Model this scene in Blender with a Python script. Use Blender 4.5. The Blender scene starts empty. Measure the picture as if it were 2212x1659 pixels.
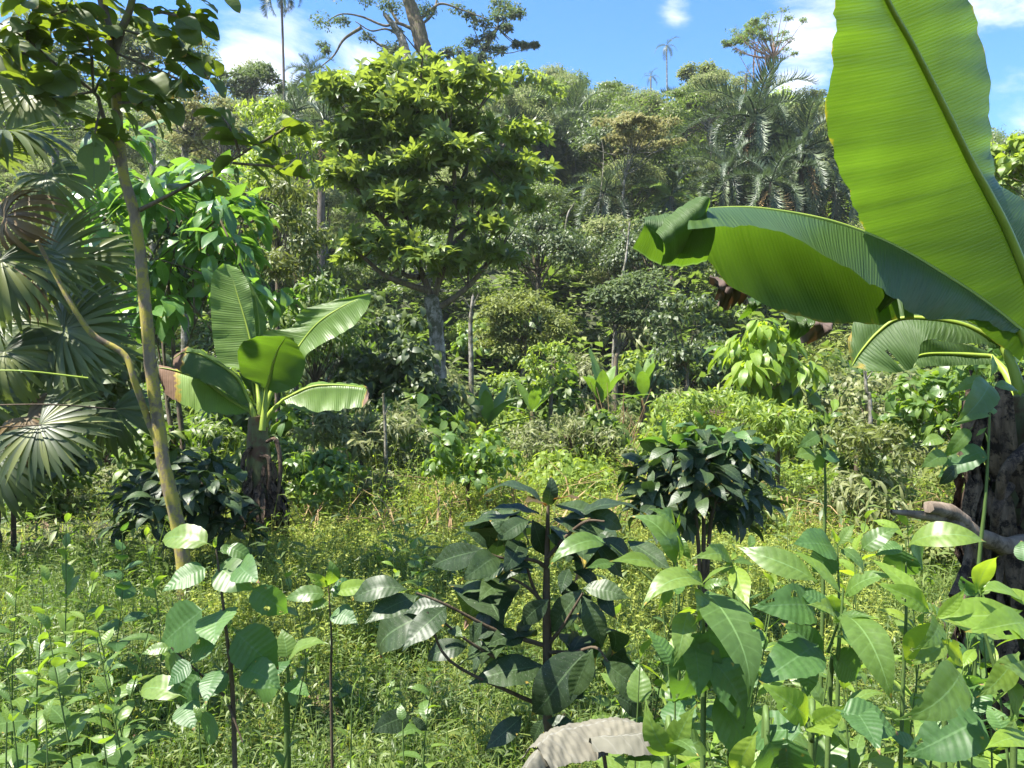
import bpy, math, random
import numpy as np
from mathutils import Matrix, Vector
R = np.random.RandomState(7)
random.seed(7)
S = bpy.context.scene
COL = S.collection
EYE = 1.6
HAZE = 0.0004
F22 = 1609.0            # focal length in the pixels of a 2212 wide view

# ------------------------------------------------------------------ camera
cd = bpy.data.cameras.new('camera'); cam = bpy.data.objects.new('camera', cd); COL.objects.link(cam)
cam.location = (0, 0, EYE); cam.rotation_euler = (math.radians(90), 0, 0)
cd.sensor_width = 36.0; cd.lens = 26.19; cd.clip_start = 0.05; cd.clip_end = 3000
S.camera = cam
# ------------------------------------------------------------------ light
SUN_EL, SUN_AZ = math.radians(62), math.radians(-114)      # azimuth from +Y, negative = to the left
sd = Vector((math.sin(SUN_AZ)*math.cos(SUN_EL), math.cos(SUN_AZ)*math.cos(SUN_EL), math.sin(SUN_EL)))
sl = bpy.data.lights.new('sun', 'SUN'); sl.energy = 5.0; sl.angle = math.radians(0.53); sl.color = (1.0, 0.955, 0.87)
so = bpy.data.objects.new('sun', sl); COL.objects.link(so); so.rotation_euler = (-sd).to_track_quat('-Z', 'Y').to_euler(); so.location = (-20, 20, 60)
W = bpy.data.worlds.new("World"); S.world = W; W.use_nodes = True
wt = W.node_tree; wt.nodes.clear()
def N(t, typ, **kw):
    n = t.nodes.new(typ)
    for k, v in kw.items(): setattr(n, k, v)
    return n
def vdir(x, y):
    v = Vector(((x-1106)/F22, 1, (829.5-y)/F22)); v.normalize(); return v
sky = N(wt, 'ShaderNodeTexSky', sky_type='NISHITA', sun_disc=False, sun_elevation=SUN_EL, sun_rotation=SUN_AZ, air_density=1.0, dust_density=0.3, ozone_density=2.0, altitude=400)
tc = N(wt, 'ShaderNodeTexCoord'); mp = N(wt, 'ShaderNodeMapping'); mp.inputs['Scale'].default_value = (1, 1, 2.6)
wt.links.new(tc.outputs['Generated'], mp.inputs['Vector'])
no = N(wt, 'ShaderNodeTexNoise'); no.inputs['Scale'].default_value = 3.2; no.inputs['Detail'].default_value = 9; no.inputs['Roughness'].default_value = 0.6; no.inputs['Distortion'].default_value = 0.35
wt.links.new(mp.outputs[0], no.inputs['Vector'])
def wmath(op, a, b=None, clamp=False):
    n = N(wt, 'ShaderNodeMath', operation=op, use_clamp=clamp)
    for i, v in enumerate((a, b)):
        if v is None: continue
        if isinstance(v, (int, float)): n.inputs[i].default_value = v
        else: wt.links.new(v, n.inputs[i])
    return n.outputs[0]
acc = wmath('MULTIPLY', no.outputs['Fac'], 1.0)
# banks of cloud where the sky of that day carried them
for (x, y, r, s) in [(500, 125, 0.035, 0.26), (600, 150, 0.045, 0.25), (770, 180, 0.04, 0.22), (1455, 20, 0.03, 0.24), (1740, 15, 0.06, 0.12), (1690, 200, 0.04, 0.22), (2190, 80, 0.07, 0.02), (600, 30, 0.12, -0.05), (2200, 250, 0.05, 0.08), (2160, 170, 0.06, -0.08), (1990, 120, 0.1, -0.1), (1250, 60, 0.18, -0.16), (1600, 110, 0.07, -0.10)]:
    d = N(wt, 'ShaderNodeVectorMath', operation='DISTANCE'); wt.links.new(tc.outputs['Generated'], d.inputs[0]); d.inputs[1].default_value = vdir(x, y)
    q = wmath('DIVIDE', d.outputs['Value'], r); q = wmath('MULTIPLY', q, q); q = wmath('MULTIPLY', q, -1.0); q = wmath('EXPONENT', q); q = wmath('MULTIPLY', q, s)
    acc = wmath('ADD', acc, q)
mr = N(wt, 'ShaderNodeMapRange', interpolation_type='SMOOTHSTEP'); mr.inputs[1].default_value = 0.50; mr.inputs[2].default_value = 0.74
wt.links.new(acc, mr.inputs[0])
hs = N(wt, 'ShaderNodeHueSaturation'); hs.inputs['Saturation'].default_value = 1.30; hs.inputs['Hue'].default_value = .504; hs.inputs['Value'].default_value = .70
wt.links.new(sky.outputs[0], hs.inputs['Color'])
mx = N(wt, 'ShaderNodeMix', data_type='RGBA'); wt.links.new(mr.outputs[0], mx.inputs[0]); wt.links.new(hs.outputs[0], mx.inputs[6]); mx.inputs[7].default_value = (3.0, 3.1, 3.3, 1)
bg = N(wt, 'ShaderNodeBackground'); bg.inputs['Strength'].default_value = 0.125; wt.links.new(mx.outputs[2], bg.inputs['Color'])
wo = N(wt, 'ShaderNodeOutputWorld'); wt.links.new(bg.outputs[0], wo.inputs['Surface'])
vs = S.view_settings; vs.view_transform = 'Standard'; vs.look = 'None'; vs.gamma = 1.0; vs.use_curve_mapping = False; vs.exposure = 2.0
cy = S.cycles; cy.max_bounces = 6; cy.diffuse_bounces = 3; cy.glossy_bounces = 2; cy.transmission_bounces = 4; cy.transparent_max_bounces = 4
cy.use_denoising = True; cy.sample_clamp_indirect = 4.0; cy.caustics_reflective = False; cy.caustics_refractive = False

# ------------------------------------------------------------------ geometry helpers
def Q(x, y, Y):
    return np.array([(x-1106)/F22*Y, Y, EYE+(829.5-y)/F22*Y])
def nrm(v):
    v = np.asarray(v, float); return v/np.maximum(np.linalg.norm(v, axis=-1, keepdims=True), 1e-9)
def ground(x, y):
    x = np.asarray(x, float); y = np.asarray(y, float)
    s = np.clip(y-24, 0, None); s = np.sqrt(s*s+9)-3; yy = np.minimum(s, 72+0*s)
    h = 37.5*(1-np.exp(-yy/48))
    side = np.clip((x/np.maximum(y, 8)-0.38)/0.3, 0, 1); h = h*(1-0.28*side)
    h = h + np.clip(s-68, 0, 20)*0.02 + 0.9*np.sin(x*.11+1.3)*np.clip(s/30, 0, 1)
    return h + 0.07*np.sin(x*.9+.4)*np.cos(y*.7) + 0.05*np.sin(x*2.3+y*1.7) - 0.02
def catmull(P, n):
    P = np.asarray(P, float)
    if len(P) < 3: return np.array([P[0]+(P[-1]-P[0])*t for t in np.linspace(0, 1, n)])
    Pe = np.vstack([2*P[0]-P[1], P, 2*P[-1]-P[-2]]); t = np.linspace(0, len(P)-1-1e-6, n); i = t.astype(int); f = (t-i)[:, None]
    a, b, c, d = Pe[i], Pe[i+1], Pe[i+2], Pe[i+3]
    return .5*((2*b)+(-a+c)*f+(2*a-5*b+4*c-d)*f**2+(-a+3*b-3*c+d)*f**3)
class MB:
    """collects pieces: V verts, F quad / T tri indices, UV and two per-vertex numbers (tint, dry)"""
    def __init__(s): s.V = []; s.Fq = []; s.Ft = []; s.U = []; s.A = []; s.D = []; s.n = 0
    def add(s, V, Fq=None, Ft=None, U=None, tint=0.0, dry=0.0):
        V = np.asarray(V, float).reshape(-1, 3); k = len(V)
        s.V.append(V)
        if Fq is not None and len(Fq): s.Fq.append(np.asarray(Fq)+s.n)
        if Ft is not None and len(Ft): s.Ft.append(np.asarray(Ft)+s.n)
        s.U.append(np.zeros((k, 2)) if U is None else np.asarray(U, float))
        s.A.append(np.full(k, tint) if np.isscalar(tint) else np.asarray(tint, float)); s.D.append(np.full(k, dry) if np.isscalar(dry) else np.asarray(dry, float))
        s.n += k; return s
    def arr(s):
        return (np.vstack(s.V), np.vstack(s.Fq) if s.Fq else np.zeros((0, 4), int), np.vstack(s.Ft) if s.Ft else np.zeros((0, 3), int), np.vstack(s.U), np.concatenate(s.A), np.concatenate(s.D))
    def mesh(s, name, mat, origin=(0, 0, 0), smooth=True):
        V, Fq, Ft, U, A, D = s.arr(); V = V-np.asarray(origin, float)
        me = bpy.data.meshes.new(name); nq, nt = len(Fq), len(Ft)
        me.vertices.add(len(V)); me.vertices.foreach_set('co', V.astype(np.float32).ravel())
        li = np.concatenate([Fq.ravel(), Ft.ravel()]).astype(np.int32)
        me.loops.add(len(li)); me.loops.foreach_set('vertex_index', li)
        me.polygons.add(nq+nt)
        me.polygons.foreach_set('loop_start', np.concatenate([np.arange(nq)*4, nq*4+np.arange(nt)*3]).astype(np.int32))
        uv = me.uv_layers.new(name='UVMap'); uv.data.foreach_set('uv', U[li].astype(np.float32).ravel())
        for nm, arr in (('tint', A), ('dry', D)):
            at = me.attributes.new(nm, 'FLOAT', 'POINT'); at.data.foreach_set('value', arr.astype(np.float32))
        if smooth: me.polygons.foreach_set('use_smooth', np.ones(nq+nt, bool))
        me.update(calc_edges=True); me.materials.append(mat); return me
    def tube(s, P, r, sides=6, n=None, wob=0.0, cap=True):
        P = np.asarray(P, float); r = np.atleast_1d(np.asarray(r, float))
        if n: 
            rr = np.interp(np.linspace(0, 1, n), np.linspace(0, 1, len(r)), r); P = catmull(P, n); r = rr
        elif len(r) != len(P): r = np.interp(np.linspace(0, 1, len(P)), np.linspace(0, 1, len(r)), r)
        T = nrm(np.gradient(P, axis=0)); up = np.tile([0.13, 0.31, 1.0], (len(P), 1)); up[np.abs(T[:, 2]) > .85] = [1., .2, .1]
        if np.any(np.abs(T[:, 2]) > .85): up[:] = [1., .3, .15] if np.mean(np.abs(T[:, 2])) > .5 else [0.13, 0.31, 1.0]
        X = nrm(np.cross(T, up)); Yv = np.cross(T, X); a = np.linspace(0, 2*np.pi, sides, endpoint=False)
        rad = r[:, None]*(1+wob*R.uniform(-1, 1, (len(P), sides)))
        V = P[:, None]+rad[..., None]*(np.cos(a)[None, :, None]*X[:, None]+np.sin(a)[None, :, None]*Yv[:, None])
        m = len(P); idx = np.arange(m*sides).reshape(m, sides); nx = np.roll(idx, -1, axis=1)
        Fq = np.stack([idx[:-1], nx[:-1], nx[1:], idx[1:]], -1).reshape(-1, 4)
        L = np.concatenate([[0], np.cumsum(np.linalg.norm(np.diff(P, axis=0), axis=1))])
        U = np.stack([np.tile(np.arange(sides)/sides, m), np.repeat(L, sides)], 1)
        s.add(V.reshape(-1, 3), Fq, None, U)
        if cap and r[-1] > 0.004:
            k = s.n; c = P[-1]+T[-1]*r[-1]*.3
            s.add(np.vstack([V[-1], c]), None, [[i, (i+1) % sides, sides] for i in range(sides)], None)
        return s
def leaf(L, Wd, n=6, m=3, a=.85, b=1.0, fold=.25, droop=.6, wave=0.0, pet=0.08, serr=0.0, bite=0, seed=0, curl=0.0):
    """one leaf along +Y, upper face +Z, as (V, quads, UV)"""
    rr = np.random.RandomState(seed); t = np.linspace(0, 1, n+1)
    tt = np.clip((t-pet)/(1-pet), 0, 1); w = Wd/2*np.sin(np.pi*np.clip(tt, 0, 1)**a)**b; w = w*(1-.55*np.clip((tt-.6)/.4, 0, 1)**1.5*(1 if b > .7 else .35)); w = np.maximum(w, 0.010*L*(1-t)+.001*L)
    if serr: w = w*(1-serr*(np.arange(n+1) % 2)*(tt > .02)); 
    th = 0.25*droop-droop*1.3*t**1.1; ds = L/n
    y = np.concatenate([[0], np.cumsum(np.cos(th[1:])*ds)]); z = np.concatenate([[0], np.cumsum(np.sin(th[1:])*ds)])
    u = np.linspace(-1, 1, m); V = np.zeros((n+1, m, 3))
    lat = curl*L*np.sin(t*2.2)
    for j, uj in enumerate(u):
        wv = wave*Wd*np.sin(t*19+seed+uj*1.3)*abs(uj)
        wj = w*(1+0.05*np.sin(seed*3+uj*4))
        hz = fold*abs(uj)*w - .35*fold*w*uj*uj*1.6+wv
        V[:, j, 0] = uj*wj+lat; V[:, j, 1] = y-np.sin(th)*hz; V[:, j, 2] = z+np.cos(th)*hz
    idx = np.arange((n+1)*m).reshape(n+1, m); Fq = np.stack([idx[:-1, :-1], idx[:-1, 1:], idx[1:, 1:], idx[1:, :-1]], -1).reshape(-1, 4)
    if bite:
        keep = np.ones(len(Fq), bool); cand = [i for i in range(len(Fq)) if n*.2 < i//(m-1) < n*.92]
        for c in rr.choice(cand, bite, replace=False):
            keep[c] = False
            if rr.rand() < .5: keep[min(c+(m-1), len(Fq)-1)] = False
        Fq = Fq[keep]
    U = np.stack([np.tile((u+1)/2, n+1), np.repeat(t*L, m)], 1)
    return V.reshape(-1, 3), Fq, U
def frames(d, nv):
    d = nrm(d); nv = np.asarray(nv, float); z = nrm(nv-np.sum(nv*d, -1, keepdims=True)*d+1e-6); x = np.cross(d, z)
    return np.stack([x, d, z], -1)
def scatter(mb, tpl, P, d, nv, sc, tint=None):
    V, Fq, U = tpl[:3]; M = frames(d, nv); P = np.asarray(P, float); k = len(P); sc = np.broadcast_to(np.asarray(sc, float), (k,))
    VV = np.einsum('kij,vj->kvi', M*sc[:, None, None], V)+P[:, None]
    FF = (Fq[None]+(np.arange(k)*len(V))[:, None, None]).reshape(-1, Fq.shape[1])
    tint = R.rand(k) if tint is None else tint
    mb.add(VV.reshape(-1, 3), FF if Fq.shape[1] == 4 else None, FF if Fq.shape[1] == 3 else None, np.tile(U, (k, 1)), np.repeat(tint, len(V)))
def rvec(k, rs=None):
    rs = rs or R; return nrm(rs.normal(size=(k, 3)))
# ------------------------------------------------------------------ objects
def thing(name, label, cat, loc, group=None, rz=0.0, sc=1.0):
    o = bpy.data.objects.new(name, None); COL.objects.link(o); o.empty_display_size = .1
    o.location = [float(v) for v in loc]; o.rotation_euler[2] = rz; o.scale = (sc, sc, sc); o['label'] = label; o['category'] = cat
    if group: o['group'] = group
    return o
def part(name, me, parent, M=None, stuff=False, label=None):
    o = bpy.data.objects.new(name, me); COL.objects.link(o); o.parent = parent
    if M is not None: o.matrix_local = M
    if stuff: o['kind'] = 'stuff'
    if label: o['label'] = label
    return o
def M4(pos, d, nv, s, origin=(0, 0, 0)):
    f = frames(np.asarray(d, float)[None], np.asarray(nv, float)[None])[0]*s; p = np.asarray(pos, float)-np.asarray(origin, float)
    return Matrix([[*map(float, f[0]), float(p[0])], [*map(float, f[1]), float(p[1])], [*map(float, f[2]), float(p[2])], [0, 0, 0, 1]])
def copy_tree(o, loc=None, rz=None, sc=None, label=None, group=None, szz=1.0):
    c = o.copy(); COL.objects.link(c)
    if loc is not None: c.location = [float(v) for v in loc]
    if rz is not None: c.rotation_euler[2] = rz
    if sc is not None: c.scale = (sc, sc, sc*szz)
    if label: c['label'] = label
    if group: c['group'] = group
    for ch in o.children:
        k = ch.copy(); COL.objects.link(k); k.parent = c
        for g in ch.children:
            q = g.copy(); COL.objects.link(q); q.parent = k
    return c
# ------------------------------------------------------------------ materials
def hexlin(r, g, b): return (r, g, b, 1)
def leaf_mat(name, cols, trans, tf=.4, rough=.42, vein=None, back=1.25, spec=.5, nv=0.0, drycol=(.10, .065, .045), bump=.3, banana=False, spots=0.0):
    """cols: three tones picked by the leaf's own random number; trans: light passing through; vein: colour of midrib and side veins"""
    m = bpy.data.materials.new(name); m.use_nodes = True; t = m.node_tree; t.nodes.clear(); L = t.links.new
    def mt(op, a, b=None, clamp=False):
        n = N(t, 'ShaderNodeMath', operation=op, use_clamp=clamp)
        for i, v in enumerate((a, b)):
            if v is None: continue
            if isinstance(v, (int, float)): n.inputs[i].default_value = v
            else: L(v, n.inputs[i])
        return n.outputs[0]
    def mixc(f, a, b, bt='MIX'):
        n = N(t, 'ShaderNodeMix', data_type='RGBA', blend_type=bt)
        for k, v in ((0, f), (6, a), (7, b)):
            if isinstance(v, (int, float)): n.inputs[k].default_value = v
            elif isinstance(v, tuple): n.inputs[k].default_value = (*v[:3], 1)
            else: L(v, n.inputs[k])
        return n.outputs[2]
    at = N(t, 'ShaderNodeAttribute', attribute_name='tint'); ob = N(t, 'ShaderNodeObjectInfo')
    rnd = mt('FRACT', mt('ADD', at.outputs['Fac'], ob.outputs['Random']))
    cols = [tuple(min(.3, c*k) for c, k in zip(q, (1.22, 1.12, 1.0))) for q in cols]
    cr = N(t, 'ShaderNodeValToRGB'); e = cr.color_ramp.elements; e[0].position = .08; e[0].color = (*cols[0], 1); e[1].position = .95; e[1].color = (*cols[2], 1)
    k = cr.color_ramp.elements.new(.5); k.color = (*cols[1], 1); L(rnd, cr.inputs[0]); col = cr.outputs[0]
    uv = N(t, 'ShaderNodeUVMap', uv_map='UVMap'); sp = N(t, 'ShaderNodeSeparateXYZ'); L(uv.outputs[0], sp.inputs[0])
    tr = mixc(.5, (*trans, 1), cr.outputs[0], 'MIX'); tr = mixc(.75, tr, (*trans, 1)); hgt = None
    g = N(t, 'ShaderNodeNewGeometry')
    if nv or banana:
        ns = N(t, 'ShaderNodeTexNoise'); tcx = N(t, 'ShaderNodeTexCoord'); L(tcx.outputs['Object'], ns.inputs['Vector']); ns.inputs['Scale'].default_value = 5 if banana else 22; ns.inputs['Detail'].default_value = 4
        v = mt('ADD', mt('MULTIPLY', ns.outputs['Fac'], .9 if not banana else .8), .55); cc = N(t, 'ShaderNodeCombineColor'); [L(v, cc.inputs[i]) for i in range(3)]
        col = mixc(1.0, col, cc.outputs[0], 'MULTIPLY')
        if banana: tr = mixc(.8, tr, mixc(1.0, tr, cc.outputs[0], 'MULTIPLY'))
    if vein is not None:
        au = mt('ABSOLUTE', mt('SUBTRACT', mt('MULTIPLY', sp.outputs[0], 2.0), 1.0))
        if banana:
            n1 = N(t, 'ShaderNodeTexNoise', noise_dimensions='1D'); n1.inputs['Scale'].default_value = banana; n1.inputs['Detail'].default_value = 3; n1.inputs['Roughness'].default_value = .65
            L(mt('ADD', sp.outputs[1], mt('MULTIPLY', au, -0.02)), n1.inputs['W']); sn = mt('MULTIPLY', mt('SINE', mt('MULTIPLY', mt('ADD', sp.outputs[1], mt('MULTIPLY', n1.outputs['Fac'], .004)), 6.283*banana*1.1)), .32); side = mt('ADD', mt('MULTIPLY', mt('SUBTRACT', n1.outputs['Fac'], .5), 2.2), sn); sv = mt('ADD', side, .5, True); hgt = sv
            mid = mt('LESS_THAN', au, .022)
            col = mixc(mt('MULTIPLY', sv, .30), col, (*vein, 1)); tr = mixc(mt('MULTIPLY', sv, .45), tr, mixc(1.0, tr, (.5, .62, .4), 'MULTIPLY'))
            f = mid
        else:
            ph = mt('FRACT', mt('SUBTRACT', mt('MULTIPLY', sp.outputs[1], nv if nv else 50), mt('MULTIPLY', au, .9)))
            tri = mt('ABSOLUTE', mt('SUBTRACT', ph, .5)); hgt = mt('COSINE', mt('MULTIPLY', ph, 6.283))
            f = mt('ADD', mt('MULTIPLY', mt('LESS_THAN', tri, .05), .28), mt('LESS_THAN', au, .04), True)
        col = mixc(mt('MULTIPLY', f, .75), col, (*vein, 1)); tr = mixc(mt('MULTIPLY', f, .5), tr, (*vein, 1))
    if spots:
        n2 = N(t, 'ShaderNodeTexNoise'); tc2 = N(t, 'ShaderNodeTexCoord'); L(tc2.outputs['Object'], n2.inputs['Vector']); n2.inputs['Scale'].default_value = 60; n2.inputs['Detail'].default_value = 3
        f2 = mt('MULTIPLY', mt('GREATER_THAN', n2.outputs['Fac'], .66), spots); col = mixc(f2, col, (.34, .34, .29))
    dr = N(t, 'ShaderNodeAttribute', attribute_name='dry'); n3 = N(t, 'ShaderNodeTexNoise'); n3.inputs['Scale'].default_value = 18; n3.inputs['Detail'].default_value = 4; tc3 = N(t, 'ShaderNodeTexCoord'); L(tc3.outputs['Object'], n3.inputs['Vector'])
    dv = mt('ADD', dr.outputs['Fac'], mt('MULTIPLY', mt('SUBTRACT', n3.outputs['Fac'], .5), .7)); yel = N(t, 'ShaderNodeMapRange'); yel.inputs[1].default_value = .35; yel.inputs[2].default_value = .5; L(dv, yel.inputs[0])
    brn = N(t, 'ShaderNodeMapRange'); brn.inputs[1].default_value = .5; brn.inputs[2].default_value = .62; L(dv, brn.inputs[0])
    dc = mixc(n3.outputs['Fac'], (*drycol, 1), (drycol[0]*2.4, drycol[1]*2.3, drycol[2]*2.4, 1))
    col = mixc(yel.outputs[0], col, (.33, .24, .03)); col = mixc(brn.outputs[0], col, dc)
    tr = mixc(yel.outputs[0], tr, (.45, .30, .02)); tr = mixc(brn.outputs[0], tr, (.10, .045, .015))
    bk = mixc(g.outputs['Backfacing'], col, mixc(1.0, col, (back, back, back*.95), 'MULTIPLY'))
    p = N(t, 'ShaderNodeBsdfPrincipled'); L(bk, p.inputs['Base Color']); p.inputs['Roughness'].default_value = rough; p.inputs['Specular IOR Level'].default_value = spec
    L(mt('ADD', mt('MULTIPLY', brn.outputs[0], .3), mt('MULTIPLY', g.outputs['Backfacing'], .15)) if True else None, N(t, 'ShaderNodeMath').inputs[0])
    ro = mt('ADD', mt('MULTIPLY', brn.outputs[0], .35), mt('ADD', mt('MULTIPLY', g.outputs['Backfacing'], .2), rough), True); L(ro, p.inputs['Roughness'])
    tb = N(t, 'ShaderNodeBsdfTranslucent'); L(tr, tb.inputs['Color'])
    if hgt is not None:
        b = N(t, 'ShaderNodeBump'); b.inputs['Strength'].default_value = bump*(1 if banana else .45); b.inputs['Distance'].default_value = .004 if banana else .0008; L(hgt, b.inputs['Height']); L(b.outputs[0], p.inputs['Normal'])
    ms = N(t, 'ShaderNodeMixShader'); ms.inputs[0].default_value = tf; L(p.outputs[0], ms.inputs[1]); L(tb.outputs[0], ms.inputs[2])
    o = N(t, 'ShaderNodeOutputMaterial'); L(ms.outputs[0], o.inputs['Surface']); return m
def bark_mat(name, c1, c2, c3=None, scale=8, rough=.85, th=.55, bump=.5, stretch=.25):
    m = bpy.data.materials.new(name); m.use_nodes = True; t = m.node_tree; t.nodes.clear(); L = t.links.new
    tc = N(t, 'ShaderNodeTexCoord'); mp = N(t, 'ShaderNodeMapping'); mp.inputs['Scale'].default_value = (1, 1, stretch); L(tc.outputs['Object'], mp.inputs[0])
    n1 = N(t, 'ShaderNodeTexNoise'); n1.inputs['Scale'].default_value = scale; n1.inputs['Detail'].default_value = 8; n1.inputs['Roughness'].default_value = .7; L(mp.outputs[0], n1.inputs['Vector'])
    cr = N(t, 'ShaderNodeValToRGB'); cr.color_ramp.elements[0].position = .35; cr.color_ramp.elements[0].color = (*c1, 1); cr.color_ramp.elements[1].position = .65; cr.color_ramp.elements[1].color = (*c2, 1); L(n1.outputs['Fac'], cr.inputs[0]); col = cr.outputs[0]
    if c3:
        n2 = N(t, 'ShaderNodeTexNoise'); n2.inputs['Scale'].default_value = scale*.6; n2.inputs['Detail'].default_value = 7; n2.inputs['Roughness'].default_value = .75; L(tc.outputs['Object'], n2.inputs['Vector'])
        mr = N(t, 'ShaderNodeMapRange'); mr.inputs[1].default_value = th-.04; mr.inputs[2].default_value = th+.05; L(n2.outputs['Fac'], mr.inputs[0])
        mx = N(t, 'ShaderNodeMix', data_type='RGBA'); L(mr.outputs[0], mx.inputs[0]); L(col, mx.inputs[6]); mx.inputs[7].default_value = (*c3, 1); col = mx.outputs[2]
    p = N(t, 'ShaderNodeBsdfPrincipled'); L(col, p.inputs['Base Color']); p.inputs['Roughness'].default_value = rough; p.inputs['Specular IOR Level'].default_value = .2
    b = N(t, 'ShaderNodeBump'); b.inputs['Strength'].default_value = bump; b.inputs['Distance'].default_value = .02; L(n1.outputs['Fac'], b.inputs['Height']); L(b.outputs[0], p.inputs['Normal'])
    o = N(t, 'ShaderNodeOutputMaterial'); L(p.outputs[0], o.inputs['Surface']); return m
G3 = lambda a, b, c: (a, b, c)
MAT = dict(
 banana=leaf_mat('banana_leaf_green', [(.040, .085, .026), (.046, .095, .028), (.055, .11, .03)], (.115, .215, .008), .5, .38, (.13, .22, .05), back=1.0, banana=70, bump=.5),
 banana_far=leaf_mat('banana_leaf_light', [(.07, .14, .03), (.09, .17, .035), (.11, .2, .04)], (.20, .34, .02), .42, .4, (.16, .25, .06), banana=40, bump=.5),
 coffee=leaf_mat('coffee_leaf_dark', [(.014, .028, .012), (.02, .038, .014), (.03, .055, .018)], (.08, .16, .02), .14, .46, (.07, .11, .045), spec=.32, nv=45, bump=.5, spots=.25, back=1.6),
 bronze=leaf_mat('coffee_leaf_bronze', [(.06, .04, .02), (.07, .055, .02), (.05, .06, .022)], (.35, .16, .03), .3, .35, (.12, .09, .05), nv=45, bump=.6),
 lance=leaf_mat('shrub_leaf_green', [(.048, .095, .026), (.065, .12, .027), (.095, .155, .03)], (.32, .50, .025), .38, .42, (.15, .25, .08), nv=38, bump=.5),
 lime=leaf_mat('shrub_leaf_lime', [(.10, .18, .025), (.12, .20, .03), (.14, .21, .03)], (.48, .66, .03), .45, .45, (.2, .3, .08), nv=38, bump=.4),
 broad=leaf_mat('broad_leaf_green', [(.032, .08, .024), (.04, .095, .026), (.055, .12, .028)], (.20, .40, .03), .32, .5, (.09, .17, .06), nv=48, bump=.8),
 thin=leaf_mat('thin_tree_leaf_olive', [(.035, .06, .015), (.045, .075, .016), (.06, .095, .018)], (.22, .30, .015), .42, .5, (.08, .11, .03), nv=30, bump=.6),
 cacao=leaf_mat('glossy_leaf_green', [(.035, .09, .028), (.05, .12, .03), (.08, .17, .035)], (.28, .52, .04), .35, .33, (.14, .23, .07), nv=26, bump=.4, spec=.6),
 fan=leaf_mat('fan_palm_green', [(.030, .048, .018), (.055, .082, .024), (.11, .135, .04)], (.24, .32, .04), .3, .45, None, spec=.4),
 fandry=leaf_mat('fan_palm_withered', [(.08, .06, .025), (.13, .09, .03), (.06, .035, .015)], (.2, .12, .03), .25, .6, None),
 hero=leaf_mat('mid_tree_leaf', [(.055, .10, .026), (.085, .14, .032), (.13, .185, .042)], (.30, .39, .04), .42, .42, None),
 t_mid=leaf_mat('canopy_mid_green', [(.052, .082, .026), (.078, .112, .032), (.115, .148, .038)], (.22, .34, .04), .35, .5, None),
 t_dark=leaf_mat('canopy_dark_green', [(.032, .054, .022), (.048, .074, .027), (.068, .098, .032)], (.17, .26, .05), .3, .5, None),
 t_pale=leaf_mat('canopy_grey_green', [(.088, .108, .048), (.115, .138, .055), (.145, .168, .062)], (.26, .34, .1), .35, .55, None),
 t_lime=leaf_mat('canopy_yellow_green', [(.085, .145, .028), (.11, .175, .03), (.145, .21, .035)], (.42, .55, .04), .4, .5, None),
 t_pink=leaf_mat('canopy_tan', [(.13, .125, .055), (.16, .155, .065), (.11, .135, .05)], (.30, .30, .10), .35, .6, None),
 t_olive=leaf_mat('canopy_olive', [(.06, .085, .024), (.085, .11, .03), (.11, .14, .035)], (.28, .34, .05), .35, .5, None),
 palm=leaf_mat('palm_frond_green', [(.024, .042, .025), (.036, .06, .032), (.055, .082, .04)], (.10, .16, .05), .22, .36, None, spec=.65),
 palm_lit=leaf_mat('palm_frond_lit', [(.06, .11, .03), (.08, .14, .035), (.1, .16, .04)], (.25, .38, .05), .3, .4, None),  # lit copy of the frond green, brightness put into the colour
 grass=leaf_mat('grass_green', [(.10, .145, .03), (.145, .19, .038), (.20, .235, .055)], (.45, .52, .06), .38, .55, None),
 weed=leaf_mat('weed_green', [(.045, .078, .022), (.07, .11, .027), (.105, .15, .035)], (.25, .42, .03), .36, .5, None),
 straw=leaf_mat('straw_dry', [(.16, .12, .06), (.24, .18, .09), (.11, .07, .035)], (.2, .14, .06), .15, .8, None),
 dead=leaf_mat('dead_leaf_grey', [(.082, .085, .07), (.098, .10, .082), (.108, .108, .09)], (.07, .07, .045), .06, .9, (.17, .165, .14), nv=14, bump=.5, spots=.0),
 brown=leaf_mat('dead_leaf_brown', [(.06, .038, .026), (.10, .066, .045), (.045, .026, .018)], (.08, .04, .02), .1, .75, None, nv=20, drycol=(.045, .033, .027)),
 bark=bark_mat('bark_brown_grey', (.06, .045, .03), (.16, .13, .095), (.11, .12, .035), 14, th=.56),
 lichen=bark_mat('bark_lichened', (.10, .075, .05), (.22, .17, .115), (.26, .22, .045), 16, th=.49),
 pale=bark_mat('bark_pale', (.11, .095, .075), (.30, .28, .24), (.07, .07, .04), 9, th=.50, bump=.9),
 deadwood=bark_mat('dead_wood', (.10, .075, .055), (.24, .19, .145), (.06, .045, .03), 14, th=.56),
 twig=bark_mat('twig_brown', (.05, .035, .022), (.10, .075, .05), None, 30),
 stemg=bark_mat('stem_green', (.05, .085, .022), (.085, .13, .035), None, 20, rough=.5, bump=.2),
 rib=bark_mat('midrib_yellow_green', (.17, .24, .035), (.23, .29, .045), None, 10, rough=.4, bump=.15),
 bstem=bark_mat('banana_stem', (.07, .075, .03), (.14, .15, .06), (.09, .045, .025), 6, rough=.5, th=.52, bump=.2, stretch=.1),
 bdead=bark_mat('banana_sheath_dead', (.035, .024, .017), (.17, .12, .082), (.018, .012, .009), 26, th=.52, bump=1.0, stretch=.12),
 palmbark=bark_mat('palm_trunk', (.07, .055, .042), (.15, .125, .10), None, 9),
 redbark=bark_mat('bark_reddish', (.22, .12, .09), (.34, .25, .21), None, 9),
)
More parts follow.
